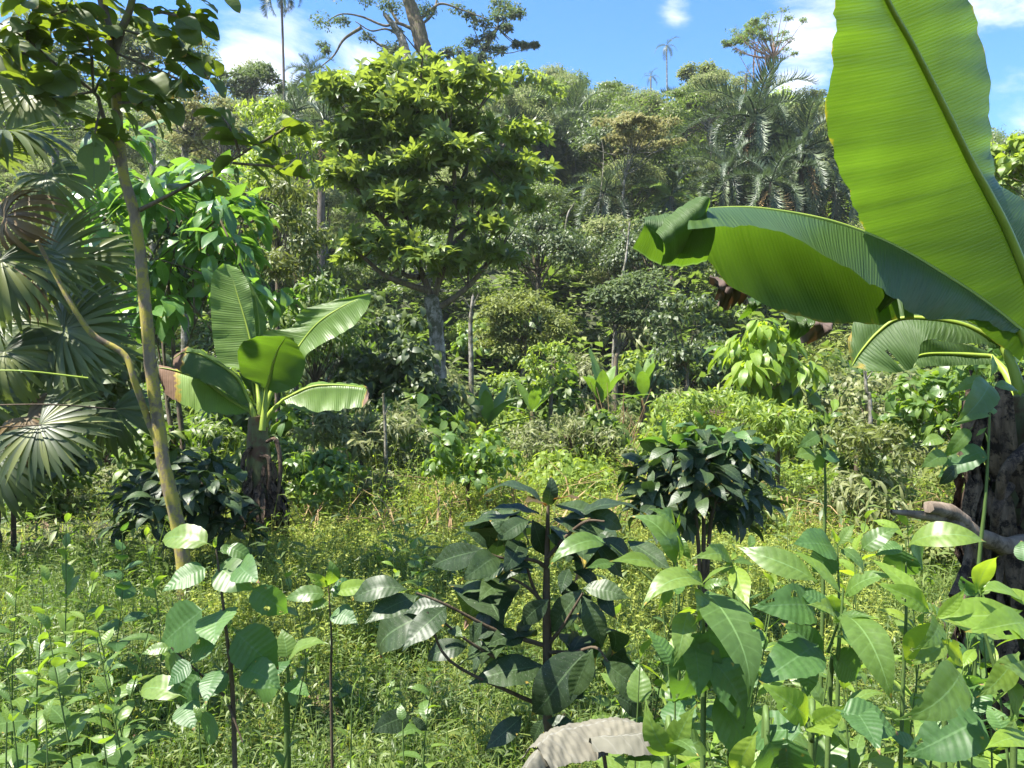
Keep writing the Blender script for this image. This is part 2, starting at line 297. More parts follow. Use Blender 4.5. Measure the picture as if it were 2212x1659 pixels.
def soil():
    m = bpy.data.materials.new('forest_floor'); m.use_nodes = True; t = m.node_tree; L = t.links.new; p = t.nodes['Principled BSDF']
    tc = N(t, 'ShaderNodeTexCoord'); n1 = N(t, 'ShaderNodeTexNoise'); n1.inputs['Scale'].default_value = 2.2; n1.inputs['Detail'].default_value = 10; n1.inputs['Roughness'].default_value = .72; L(tc.outputs['Object'], n1.inputs['Vector'])
    cr = N(t, 'ShaderNodeValToRGB'); e = cr.color_ramp.elements; e[0].position = .3; e[0].color = (.022, .018, .010, 1); e[1].position = .72; e[1].color = (.055, .075, .02, 1); k = e.new(.5); k.color = (.028, .036, .012, 1); L(n1.outputs['Fac'], cr.inputs[0])
    L(cr.outputs[0], p.inputs['Base Color']); p.inputs['Roughness'].default_value = .95; b = N(t, 'ShaderNodeBump'); b.inputs['Distance'].default_value = .06; L(n1.outputs['Fac'], b.inputs['Height']); L(b.outputs[0], p.inputs['Normal']); return m
# ------------------------------------------------------------------ terrain
xs = np.unique(np.concatenate([np.linspace(-320, -60, 12), np.linspace(-60, 60, 121), np.linspace(60, 320, 12)]))
ys = np.unique(np.concatenate([np.linspace(-100, -5, 8), np.linspace(-5, 30, 80), np.linspace(30, 130, 60), np.linspace(130, 420, 12)]))
X, Y = np.meshgrid(xs, ys); Z = ground(X, Y); idx = np.arange(X.size).reshape(X.shape)
mb = MB(); mb.add(np.stack([X, Y, Z], -1).reshape(-1, 3), np.stack([idx[:-1, :-1], idx[:-1, 1:], idx[1:, 1:], idx[1:, :-1]], -1).reshape(-1, 4))
o = bpy.data.objects.new('ground', mb.mesh('ground', soil())); COL.objects.link(o); o['kind'] = 'structure'
def gz(x, y): return float(ground(x, y))

# ------------------------------------------------------------------ foliage templates
TL = dict(
 far=leaf(.30, .15, 2, 3, fold=.35, droop=.5, pet=0), farb=leaf(.42, .22, 2, 3, fold=.3, droop=.7, pet=0), fine=leaf(.20, .07, 1, 3, fold=.3, droop=.2, pet=0),
 mid=leaf(.20, .085, 4, 3, fold=.3, droop=.8, pet=.05), ovate=leaf(.26, .13, 5, 3, a=.6, fold=.3, droop=1.0, pet=.12), narrow=leaf(.22, .045, 3, 3, fold=.3, droop=.9, pet=.03))
# rhombus for the "fine" template so that one segment still has width
TL['fine'] = (np.array([[0, 0, 0], [-.04, .09, .012], [0, .2, -.01], [.04, .09, .012]]), np.array([[0, 1, 2, 3]]), np.array([[.5, 0], [0, .1], [.5, .2], [1, .1]]))
def clumps_to(mb, clumps, tpl, n_per, lsc, flat=.75, rs=None, up=.55, branch=None, root=None, hollow=.45):
    """clumps (x,y,z,r): leaves over and inside squashed balls, faces turned outward and up"""
    rs = rs or R
    for c in clumps:
        r = c[3]; k = max(6, int(n_per*(rs.uniform(.75, 1.25)))); v = rvec(k, rs); v[:, 2] = np.where(v[:, 2] < -.35, -v[:, 2]*.6, v[:, 2])
        rad = (hollow+(1-hollow)*rs.rand(k)**.6)*(1+.25*np.sin(v[:, 0]*5+c[0])*np.cos(v[:, 1]*4+c[1])); p = np.array(c[:3])+v*(rad*r)[:, None]*[1, 1, flat]
        nv = nrm(v*.6+[0, 0, up]+rs.normal(size=(k, 3))*.35); d = nrm(np.cross(nv, rvec(k, rs))+[0, 0, -.35]+v*.5)
        scatter(mb, tpl, p, d, nv, lsc*rs.uniform(.65, 1.3, k), tint=np.clip(rs.rand(k)*.8+rs.uniform(-.12, .25), 0, .99))
def crown(seed, shape, ncl, n_per, tpl, lsc, matn, name, Rx=3.0, Hz=2.2, h0=4.5, cr=1.0, flat=.7, tw=.13, trunkmat='bark', hollow=.45):
    """prototype tree: trunk mesh with limbs, foliage mesh"""
    rs = np.random.RandomState(seed); mb = MB(); cl = []
    for i in range(ncl):
        if shape == 'round': v = nrm(rs.normal(size=3)); v[2] = abs(v[2])*1.0-.25; p = v*[Rx, Rx, Hz]*rs.uniform(.55, 1)
        elif shape == 'flat': a = rs.rand()*6.28; q = Rx*math.sqrt(rs.rand()); p = np.array([q*math.cos(a), q*math.sin(a), Hz*(1-(q/Rx)**2)*.5+rs.uniform(-.25, .25)])
        elif shape == 'tall': a = rs.rand()*6.28; zz = rs.rand(); q = Rx*(.35+.65*math.sin(math.pi*min(zz*.8+.15, 1)))*rs.uniform(.4, 1); p = np.array([q*math.cos(a), q*math.sin(a), (zz-.5)*2*Hz])
        else: a = rs.rand()*6.28; zz = rs.rand(); q = Rx*rs.uniform(.3, 1); p = np.array([q*math.cos(a), q*math.sin(a), (int(zz*4)/4-.4)*2*Hz+rs.uniform(-.2, .2)])
        cl.append((p[0], p[1], p[2]+h0, cr*rs.uniform(.65, 1.25)))
    clumps_to(mb, cl, tpl, n_per, lsc, flat, rs, hollow=hollow)
    fm = mb.mesh(name+'_foliage', MAT[matn]); tb = MB(); top = np.array([rs.uniform(-.3, .3), rs.uniform(-.3, .3), h0-Hz*.2])
    tb.tube([[0, 0, -.8], [rs.uniform(-.15, .15), 0, h0*.4], top], [tw*1.5, tw, tw*.6], 7, 10, .06)
    for c in cl[::2]:
        s0 = np.array([0, 0, h0*.45])*(1-(q := rs.uniform(.3, 1)))+top*q; e = np.array(c[:3]); mid = (s0+e)/2+[0, 0, .25*rs.uniform(-1, 1)]
        tb.tube([s0, mid, e], [tw*.45, tw*.28, tw*.1], 4, 6)
    return fm, tb.mesh(name+'_trunk', MAT[trunkmat])
PROTO = {}
def P_(k, *a, **kw): PROTO[k] = crown(*a, **kw)
P_('round_mid', 11, 'round', 46, 230, TL['far'], .62, 't_mid', 'round_tree')
P_('round_dark', 12, 'round', 42, 230, TL['far'], .62, 't_dark', 'dark_tree', Rx=2.8)
P_('flat_mid', 13, 'flat', 40, 220, TL['far'], .55, 't_olive', 'umbrella_tree', Rx=3.6, Hz=1.3, h0=6, cr=.8, flat=.45, trunkmat='pale')
P_('pale', 14, 'round', 44, 300, TL['fine'], .85, 't_pale', 'pale_tree', Rx=2.6, Hz=2.4, cr=.85, trunkmat='pale')
P_('lime', 15, 'round', 40, 130, TL['farb'], .68, 't_lime', 'lime_tree', Rx=2.8, Hz=2.0)
P_('olive', 16, 'tall', 44, 260, TL['fine'], .85, 't_olive', 'olive_tree', Rx=2.0, Hz=2.8, h0=4.6, cr=.85)
P_('tiered', 17, 'tier', 42, 190, TL['far'], .58, 't_mid', 'tiered_tree', Rx=2.6, Hz=2.2, cr=.8, flat=.4, trunkmat='pale')
P_('bigleaf', 18, 'tall', 36, 120, TL['farb'], .75, 't_mid', 'large_leaf_tree', Rx=2.2, Hz=2.6)
# shrubs, unit about 1.2 m high
P_('s_narrow', 21, 'round', 20, 42, TL['narrow'], 1.0, 'weed', 'narrow_shrub', Rx=.55, Hz=.5, h0=.6, cr=.28, tw=.02, trunkmat='twig', hollow=.2)
P_('s_grey', 22, 'round', 22, 46, TL['narrow'], .85, 't_pale', 'grey_shrub', Rx=.6, Hz=.4, h0=.5, cr=.26, tw=.015, trunkmat='twig', hollow=.2)
P_('s_lime', 23, 'round', 20, 36, TL['mid'], .85, 't_lime', 'lime_shrub', Rx=.6, Hz=.4, h0=.5, cr=.28, tw=.015, trunkmat='stemg', hollow=.2)
P_('s_broad', 24, 'round', 18, 26, TL['ovate'], .9, 'lance', 'broad_shrub', Rx=.55, Hz=.5, h0=.6, cr=.28, tw=.02, trunkmat='twig', hollow=.2)
P_('s_dark', 25, 'round', 22, 34, TL['ovate'], .85, 't_dark', 'dark_shrub', Rx=.6, Hz=.55, h0=.65, cr=.3, tw=.02, trunkmat='twig', hollow=.2)
P_('s_tall', 26, 'tall', 22, 34, TL['mid'], 1.0, 'weed', 'tall_shrub', Rx=.4, Hz=.55, h0=.65, cr=.25, tw=.02, trunkmat='stemg', hollow=.2)
P_('s_olive', 27, 'round', 26, 60, TL['fine'], .6, 't_olive', 'olive_shrub', Rx=.7, Hz=.5, h0=.6, cr=.3, tw=.02, trunkmat='twig', hollow=.2)
FIRST = {}
def plant(kind, x, y, sc, label, group, name, cat='tree', rz=None, szz=1.0, z=None, tilt=None):
    loc = (x, y, gz(x, y) if z is None else z); rz = R.rand()*6.28 if rz is None else rz
    o = thing(name, label, cat, loc, group, rz, sc); o.scale = (sc, sc, sc*szz)
    part('trunk' if cat == 'tree' else 'stem', PROTO[kind][1], o); part('crown' if cat == 'tree' else 'foliage', PROTO[kind][0], o, stuff=True)
    return o
exec_parts = []
# ------------------------------------------------------------------ hillside forest
def px_of(x, y): return 512+x/y*745
LAND = [(20, 'at the left edge'), (90, 'above the fan palms'), (180, 'behind the thin tree'), (250, 'left of the bare palm trunk'), (310, 'right of the bare palm trunk'), (380, 'behind the giant tree'), (450, 'behind the yellow-green tree'), (530, 'beside the yellow-green tree'), (585, 'left of the tan tree'), (640, 'behind the tan tree'), (695, 'left of the drooping palms'), (750, 'among the drooping palms'), (805, 'right of the drooping palms'), (870, 'behind the banana leaves'), (950, 'behind the upright banana leaf'), (1030, 'at the right edge')]
def where(x, y):
    p = px_of(x, y); k = min(LAND, key=lambda l: abs(l[0]-p)); 
    return k[1]
KN = dict(round_mid=('broadleaf_tree', 'rounded mid-green broadleaf tree'), round_dark=('dark_tree', 'dense dark green tree'), flat_mid=('umbrella_tree', 'olive flat-topped tree'), pale=('pale_tree', 'grey-green fine-leaved tree'), lime=('bright_tree', 'bright yellow-green tree'), olive=('olive_tree', 'slim olive-green tree'), tiered=('tiered_tree', 'layered green tree with pale trunk'), bigleaf=('large_leaf_tree', 'green tree with large leaves'))
def zone(y): return 'at the hill foot' if y < 36 else ('low on the hill' if y < 47 else ('halfway up the hill' if y < 62 else ('high on the hill' if y < 80 else 'on the ridge')))
def filler(kind, x, y, sc, szz=1.0):
    nm, lb = KN[kind]; l = '%s %s %s' % (lb, zone(y), where(x, y)); plant(kind, x, y, sc, l, l.replace(' tree', ' trees', 1), nm, szz=szz)
yrow = 31.0
while yrow < 99:
    step = 3.6+yrow*.030; xm = min(yrow*.74, 66)
    xv = -xm+R.rand()*step
    while xv < xm:
        x, y = xv+R.uniform(-1, 1), yrow+R.uniform(-1.6, 1.6); p = px_of(x, y)
        if yrow > 84: pr = ['round_mid']*3+['tiered', 'bigleaf', 'lime', 'lime', 'olive', 'pale', 'flat_mid']
        elif yrow > 60: pr = ['round_mid']*2+['lime']*4+['tiered']*2+['olive', 'pale', 'round_dark', 'bigleaf']
        else: pr = ['round_dark']*3+['olive']*2+['pale']*2+['tiered', 'round_mid', 'bigleaf']
        k = pr[R.randint(len(pr))]
        if p < 420 and R.rand() < .35: k = 'pale'
        sc = R.uniform(.75, 1.2)*(1.0 if yrow > 40 else .8)
        if y > 80: sc = R.uniform(.95, 1.45)
        if not (690 < p < 850 and 33 < y < 52) and not (355 < p < 450 and 40 < y < 53): filler(k, x, y, sc, R.uniform(.85, 1.15))
        xv += step*R.uniform(.8, 1.2)
    yrow += 4.3+yrow*.022
# thickets that close the ground between the trees of the hillside
yrow = 29.0
while yrow < 92:
    step = 3.4+yrow*.028; xm = min(yrow*.74, 62); xv = -xm+R.rand()*step
    while xv < xm:
        x, y = xv+R.uniform(-1.2, 1.2), yrow+R.uniform(-1.5, 1.5); p = px_of(x, y)
        k = ['round_dark', 'round_mid', 'olive', 'pale', 'lime', 'bigleaf', 'tiered'][R.choice(7, p=[.24, .22, .14, .12, .1, .1, .08])]
        sc = R.uniform(.5, .85)*(1 if y > 45 else .75); nm, lb = KN[k]; l = '%s %s %s' % (lb.replace('tree', 'bush'), zone(y), where(x, y)); l = l.replace(' with pale trunk', '')
        plant(k, x, y, sc, l, l.replace(' bush', ' bushes', 1), nm.replace('tree', 'bush'), cat='bush', z=gz(x, y)-sc*R.uniform(2.2, 3.2))
        xv += step*R.uniform(.8, 1.2)
    yrow += 4.6+yrow*.02
# ------------------------------------------------------------------ palms
def frond_mesh(name, L=3.5, n=46, ll=.85, w=.085, arch=1.5, ldroop=.8, mat='palm', sd=0, start=.12, ragged=0.0):
    rs = np.random.RandomState(sd); mb = MB(); t = np.linspace(0, 1, 24); th = .15-arch*t**1.4; ds = L/23
    P = np.stack([0*t+.06*L*np.sin(t*2+sd)*t, np.concatenate([[0], np.cumsum(np.cos(th[1:])*ds)]), np.concatenate([[0], np.cumsum(np.sin(th[1:])*ds)])], 1)
    tpl = leaf(1.0, w, 3, 3, a=.7, fold=.5, droop=ldroop, pet=0)
    for sgn in (-1, 1):
        tt = np.linspace(start, .995, n)+rs.uniform(-.006, .006, n); 
        if ragged: tt = tt[rs.rand(n) > ragged]
        p = np.stack([np.interp(tt, t, P[:, i]) for i in range(3)], 1); T = nrm(np.stack([np.interp(tt, t, np.gradient(P[:, i])) for i in range(3)], 1)); Bn = np.cross(T, [sgn*1.0, 0, 0])*sgn
        d = nrm(np.array([sgn, 0, 0])*(1.05-.5*tt[:, None])+T*(.45+.5*tt[:, None])+Bn*rs.uniform(-.05, .35, (len(tt), 1))+rs.normal(size=(len(tt), 3))*.07)
        s = ll*np.sin(np.pi*np.clip(tt*.86+.12, 0, 1))**.6*rs.uniform(.85, 1.1, len(tt)); scatter(mb, tpl, p, d, Bn+[0, 0, .3], s, tint=rs.rand(len(tt))*.25)
    mb.tube(P, [w*.55*L/3.5+.012, .006], 4); return mb.mesh(name, MAT[mat])
FR = [frond_mesh('frond', sd=i, arch=a, ldroop=d) for i, (a, d) in enumerate([(1.8, 1.2), (2.1, 1.5), (1.4, 1.1)])]
FRL = [frond_mesh('frond_lit', sd=5+i, arch=a, ldroop=d, mat='palm_lit', ll=.6) for i, (a, d) in enumerate([(1.3, .9), (.9, .6)])]
FRD = [frond_mesh('frond_dead', sd=9, arch=1.2, ldroop=1.4, mat='straw', n=28)]
FRS = [frond_mesh('frond_small', sd=12+i, arch=1.5, ldroop=.5, L=3.0, n=22, ll=.8, w=.07) for i in range(2)]
def palm(x22, y22, Yd, n, fl, label, group=None, protos=FR, tr=.16, dead=0, lo=-.9, hi=1.35, cat='palm', name='palm_tree', mat='palmbark', top=None, sd=0):
    hi = min(hi, 1.2); lo = lo-.25
    rs = np.random.RandomState(sd+int(x22)); c = Q(x22, y22, Yd); g = gz(c[0], Yd); o = thing(name, label, cat, (c[0], Yd, g), group); h = c[2]-g
    mb = MB(); mb.tube([[.0, 0, -.5], [rs.uniform(-.2, .2), 0, h*.5], [0, 0, h]], [tr*1.3, tr, tr*.8], 9, 24, .07); part('trunk', mb.mesh('palm_trunk', MAT[mat]), o)
    for i in range(n):
        a = i*2.399+rs.uniform(-.2, .2); q = i/max(n-1, 1); el = hi+(lo-hi)*q**.8+rs.uniform(-.12, .12)
        d = (math.cos(a)*math.cos(el), math.sin(a)*math.cos(el), math.sin(el)); nv = (-math.cos(a)*math.sin(el), -math.sin(a)*math.sin(el), math.cos(el)) if el < 1.2 else (-math.cos(a), -math.sin(a), .2)
        part('frond', protos[rs.randint(len(protos))], o, M4((0, 0, h), d, nv, fl/3.5*rs.uniform(.85, 1.12)))
    for i in range(dead):
        a = -math.pi/2+rs.uniform(-1.2, 1.2); el = rs.uniform(-1.35, -.8); d = (math.cos(a)*math.cos(el), math.sin(a)*math.cos(el), math.sin(el))
        part('frond', FRD[0], o, M4((0, 0, h-.2), d, (math.cos(a), math.sin(a), .3), fl/3.5*.8), label='dry straw-coloured frond hanging')
    return o
PG = 'large drooping palms'
palm(1632, 255, 38, 30, 3.8, 'dark palm with upswept crown, tallest of the drooping palms on the right hillside', PG, dead=1)
palm(1735, 325, 37, 28, 3.5, 'dark drooping palm beside the upright banana leaf, dead fronds hanging beneath', PG, dead=3)
palm(1575, 372, 36, 22, 2.9, 'low dark palm left of the tallest drooping palm', PG, dead=1)
palm(1665, 395, 34, 20, 2.8, 'lowest dark palm with straw-coloured dead fronds above the bent banana leaf', PG, dead=3)
palm(1800, 400, 40, 18, 3.4, 'dark palm half hidden by the edge of the upright banana leaf', PG, dead=1)
palm(1235, 275, 44, 26, 3.6, 'dark palm with arched fronds right of the yellow-green tree, on the slope', 'palms on the slope')
palm(1180, 305, 41, 22, 3.2, 'shadowed palm just below the arched palm on the slope', 'palms on the slope')
palm(1105, 262, 40, 16, 3.4, 'palm frond crown peeping from behind the right side of the yellow-green tree', 'palms on the slope')
palm(1450, 425, 34, 20, 2.3, 'lit feathery palm below the tan umbrella tree, upright fronds', 'palms on the slope', protos=FRL+FR[:1], hi=1.5)
palm(1305, 420, 35, 22, 2.5, 'bluish feathery palm left of the thin pale trunks', 'palms on the slope')
palm(1365, 350, 40, 14, 2.2, 'small feathery palm between two pale trunks on the slope', 'palms on the slope', protos=FRL)
palm(1480, 215, 60, 14, 3.2, 'small palm high on the slope under the canopy left of the tall airy tree', 'palms on the slope')
palm(700, 262, 30, 14, 2.6, 'low palm with broad drooping fronds left of the yellow-green tree', 'palms beside the tall bare palm', dead=1)
palm(640, 240, 33, 14, 2.6, 'low palm at the foot of the tall bare palm trunk', 'palms beside the tall bare palm')
palm(668, 158, 44, 15, 1.9, 'short palm with open crown against the clouds right of the tall bare trunk', 'palms beside the tall bare palm', lo=-.7, tr=.13)
palm(607, -42, 40, 13, 2.2, 'very tall slender palm with bare stem rising out of the picture', tr=.07, lo=-.7, mat='palmbark')
palm(1440, 98, 88, 9, 2.2, 'tiny thin-stemmed palm standing alone above the ridge', protos=FRS, tr=.09, lo=-.6, hi=.9, mat='pale')
palm(1612, 160, 52, 9, 1.2, 'small spiky palm head left of the reddish trunk of the airy tree', 'spiky palm heads above the drooping palms', protos=FRS, tr=.12, lo=-.3, mat='palmbark')
palm(1630, 178, 52, 8, 1.0, 'shorter spiky palm head beside its taller twin below the airy tree', 'spiky palm heads above the drooping palms', protos=FRS, tr=.12, lo=-.3, mat='palmbark')
palm(1406, 165, 90, 9, 1.6, 'small pale palm crown on the ridge under the tiny lone palm', 'palm crowns on the ridge', protos=FRS, tr=.1, lo=-.4)
# ------------------------------------------------------------------ trees built from their branches and clumps
def clump_tree(name, label, cat, Yd, trunk, rad, clumps, tpl, n, lsc, leafm, barkm, branches=(), dj=.8, flat=.7, group=None, hollow=.4, auto=True, base=None, sides=8, sd=1, up=.55, pname=('trunk', 'crown')):
    rs = np.random.RandomState(sd); tp = [Q(x, y, Yd) for x, y in trunk]; b = base or (tp[0][0], Yd); g = gz(*b); tp = [np.array([b[0], b[1], g-.3])]+tp
    og = np.array([b[0], b[1], g]); o = thing(name, label, cat, og, group); mb = MB(); tp = np.array(tp); 
    mb.tube(tp, rad, sides, max(8, len(tp)*6), .07); cl = []
    for c in clumps:
        rr = c[2]/F22*Yd; p = Q(c[0], c[1], Yd)+[0, rs.uniform(-dj, dj), 0]; cl.append((*p, rr))
    rend = rad[-1] if hasattr(rad, '__len__') else rad
    for br in branches:
        P = [Q(x, y, Yd) for x, y in br]; k = rs.uniform(-dj, dj)*.6; P = [p+[0, k*i/len(P), 0] for i, p in enumerate(P)]; mb.tube(P, [rend*.55, rend*.12], 6, len(P)*5, .08)
    if auto:
        top = tp[len(tp)//2:]
        for c in cl:
            e = np.array(c[:3]); s0 = top[rs.randint(len(top))] if len(top) else tp[-1]; s0 = tp[-1] if rs.rand() < .5 else s0; m = s0*.5+e*.5+[rs.uniform(-.1, .1)*c[3], 0, -.25*abs(e[0]-s0[0])*.4]
            mb.tube([s0, m, e], [rend*.55, rend*.3, rend*.1], 5, 8, .06)
            for _ in range(3): mb.tube([e-[0, 0, c[3]*.2], e+rvec(1, rs)[0]*c[3]*.9], [rend*.13, rend*.04], 3, 3)
    part(pname[0], mb.mesh(name+'_trunk', MAT[barkm], og), o); fb = MB(); clumps_to(fb, cl, tpl, n, lsc, flat, rs, up, hollow=hollow)
    part(pname[1], fb.mesh(name+'_foliage', MAT[leafm], og), o, stuff=True); return o
rc = lambda rs, cx, cy, rx, ry, k, r0, r1: [(cx+rx*math.cos(a)*q, cy+ry*math.sin(a)*q, rs.uniform(r0, r1)) for a, q in [(rs.rand()*6.28, rs.rand()**.5) for _ in range(k)]]
rs0 = np.random.RandomState(3)
# tall emergent tree
clump_tree('emergent_tree', 'giant old tree with two bare trunks and moss-hung limbs against the blue sky', 'tree', 46,
 [(925, 200), (922, 130), (912, 95), (903, 60), (890, 20), (872, -30), (880, -90)], [.62, .55, .5, .5, .48, .42, .3, .2],
 [(700, 55, 30), (688, 85, 16), (720, 20, 30), (745, 60, 16), (765, 5, 35), (800, 30, 26), (830, 0, 40), (850, 30, 30), (795, 90, 18), (835, 105, 22), (860, 110, 20), (905, 15, 34), (930, 45, 20), (880, -10, 60), (950, -5, 30), (985, 8, 20), (740, -30, 60), (830, -50, 70), (960, -60, 60), (715, 130, 9), (690, 165, 10)]+rc(rs0, 900, -60, 120, 40, 12, 25, 40),
 TL['fine'], 210, 1.0, 't_dark', 'bark', branches=[[(905, 70), (860, 50), (830, 55), (780, 35), (735, 30), (700, 50)], [(880, 135), (868, 85), (835, 60), (800, 62), (765, 40)], [(868, 100), (840, 108), (800, 85), (780, 60)], [(900, 50), (930, 20), (955, 5), (1000, 18), (1052, 35)], [(903, 60), (935, 25), (945, -20), (960, -60)], [(780, 60), (745, 90), (725, 130), (690, 165)], [(892, 20), (850, -30), (800, -50)], [(860, 50), (840, 10), (835, -20)]], auto=False, hollow=.1, dj=2.0, flat=.75)
clump_tree('forked_tree', 'second bare curved trunk leaning against the giant old tree', 'tree', 45, [(878, 200), (880, 135), (868, 85), (850, 55), (830, 30)], [.4, .36, .3, .26, .2, .12], [(835, 15, 22), (855, 60, 12), (845, 130, 14)], TL['fine'], 120, 1.2, 't_dark', 'pale', auto=False, hollow=.1)
clump_tree('dark_crowned_tree', 'dark lumpy-crowned tree standing right of the giant tree against the sky', 'tree', 48, [(1030, 230), (1032, 160), (1045, 110), (1075, 60)], [.3, .26, .2, .15, .1],
 [(1100, 25, 30), (1080, 5, 26), (1115, 45, 18), (1075, 45, 22), (1095, 70, 12), (1015, 45, 14), (1040, 60, 22), (1055, 85, 20), (1020, 95, 18), (990, 112, 22), (965, 118, 16), (1010, 125, 22), (1055, 112, 22), (1080, 100, 16), (1040, 140, 24), (1135, 95, 9), (1155, 100, 7), (1115, 95, 10)], TL['fine'], 230, 1.3, 't_dark', 'pale', hollow=.2)
clump_tree('domed_tree', 'dense dark domed tree under the white cloud left of the tall bare palm', 'tree', 48, [(545, 245), (548, 200), (552, 180)], [.22, .2, .16, .12], [(520, 165, 22), (550, 152, 26), (580, 160, 22), (535, 178, 24), (565, 178, 26), (595, 180, 20), (500, 190, 20), (480, 165, 14), (548, 195, 24), (610, 195, 14), (520, 205, 22)], TL['fine'], 260, 1.35, 't_dark', 'pale', flat=.6)
clump_tree('airy_tree', 'tall airy umbrella-crowned tree with slender reddish trunk above the ridge', 'tree', 56, [(1630, 260), (1655, 205), (1668, 150), (1672, 125)], [.20, .18, .15, .13, .10],
 rc(rs0, 1650, 78, 84, 30, 34, 8, 17)+[(1575, 88, 12), (1560, 98, 8), (1600, 72, 14), (1640, 52, 14), (1672, 48, 14), (1700, 62, 12), (1715, 85, 11), (1725, 105, 7), (1640, 85, 12), (1600, 95, 10)], TL['fine'], 95, .9, 't_mid', 'redbark',
 branches=[[(1668, 150), (1650, 115), (1610, 90), (1575, 85)], [(1672, 125), (1700, 95), (1722, 80)], [(1672, 130), (1675, 90), (1670, 55)], [(1660, 130), (1645, 95), (1640, 60)]], hollow=.1, dj=1.8, flat=.5)
clump_tree('airy_tree', 'thin second stem of open branches left of the reddish airy tree', 'tree', 57, [(1630, 210), (1628, 130), (1640, 90)], [.08, .07, .06, .04], [(1585, 92, 12), (1610, 85, 12), (1635, 70, 12), (1570, 100, 8)], TL['fine'], 150, 1.1, 't_mid', 'redbark', hollow=.1, flat=.5)
clump_tree('tan_tree', 'flat spreading tree with tan withered foliage and white branches on the slope', 'tree', 34, [(1345, 470), (1350, 380), (1370, 330)], [.08, .07, .06, .05],
 rc(rs0, 1370, 290, 95, 22, 30, 12, 24)+[(1290, 285, 20), (1320, 270, 22), (1440, 290, 22), (1465, 305, 16), (1280, 310, 16), (1350, 262, 18), (1400, 265, 18)], TL['fine'], 150, .95, 't_pink', 'pale', branches=[[(1350, 380), (1400, 335), (1450, 315), (1480, 310)], [(1345, 400), (1320, 350), (1290, 320)], [(1290, 470), (1300, 400), (1305, 330), (1300, 290)]], flat=.4, dj=1.6)
for a in [('lime_tree', 'lime green layered tree low on the ridge right of the giant tree', 44, (1085, 240), rc(rs0, 1130, 190, 90, 45, 20, 16, 30), 'farb', 70, .9, 't_lime'),
          ('golden_tree', 'yellowish bushy treetop between the small palm and the big yellow-green tree', 42, (715, 260), rc(rs0, 715, 195, 40, 20, 9, 14, 22), 'fine', 190, 1.1, 't_lime'),
          ('brown_topped_tree', 'olive-brown domed treetop left of the airy tree on the skyline', 62, (1530, 230), rc(rs0, 1530, 165, 55, 18, 14, 14, 24), 'fine', 240, 1.3, 't_olive'),
          ('grey_tree', 'tall grey-green tree filling the sky gap above the fan palms', 30, (330, 260), rc(rs0, 330, 120, 120, 80, 34, 22, 46), 'fine', 170, 1.0, 't_pale'),
          ('grey_tree', 'pale bushy tree with thin white stems behind the upper left branches', 26, (120, 260), rc(rs0, 110, 120, 120, 110, 34, 24, 46), 'fine', 150, .9, 't_pale'),
          ('tan_thicket', 'pale brown tangled thicket of thin stems right of the thin tree', 25, (400, 330), rc(rs0, 420, 260, 90, 60, 24, 18, 32), 'fine', 120, .75, 't_pink')]:
    clump_tree(a[0], a[1], 'tree', a[2], [a[3], (a[3][0]+6, a[3][1]-40)], [.14, .11, .08], a[4], TL[a[5]], a[6], a[7], a[8], 'pale', hollow=.25)
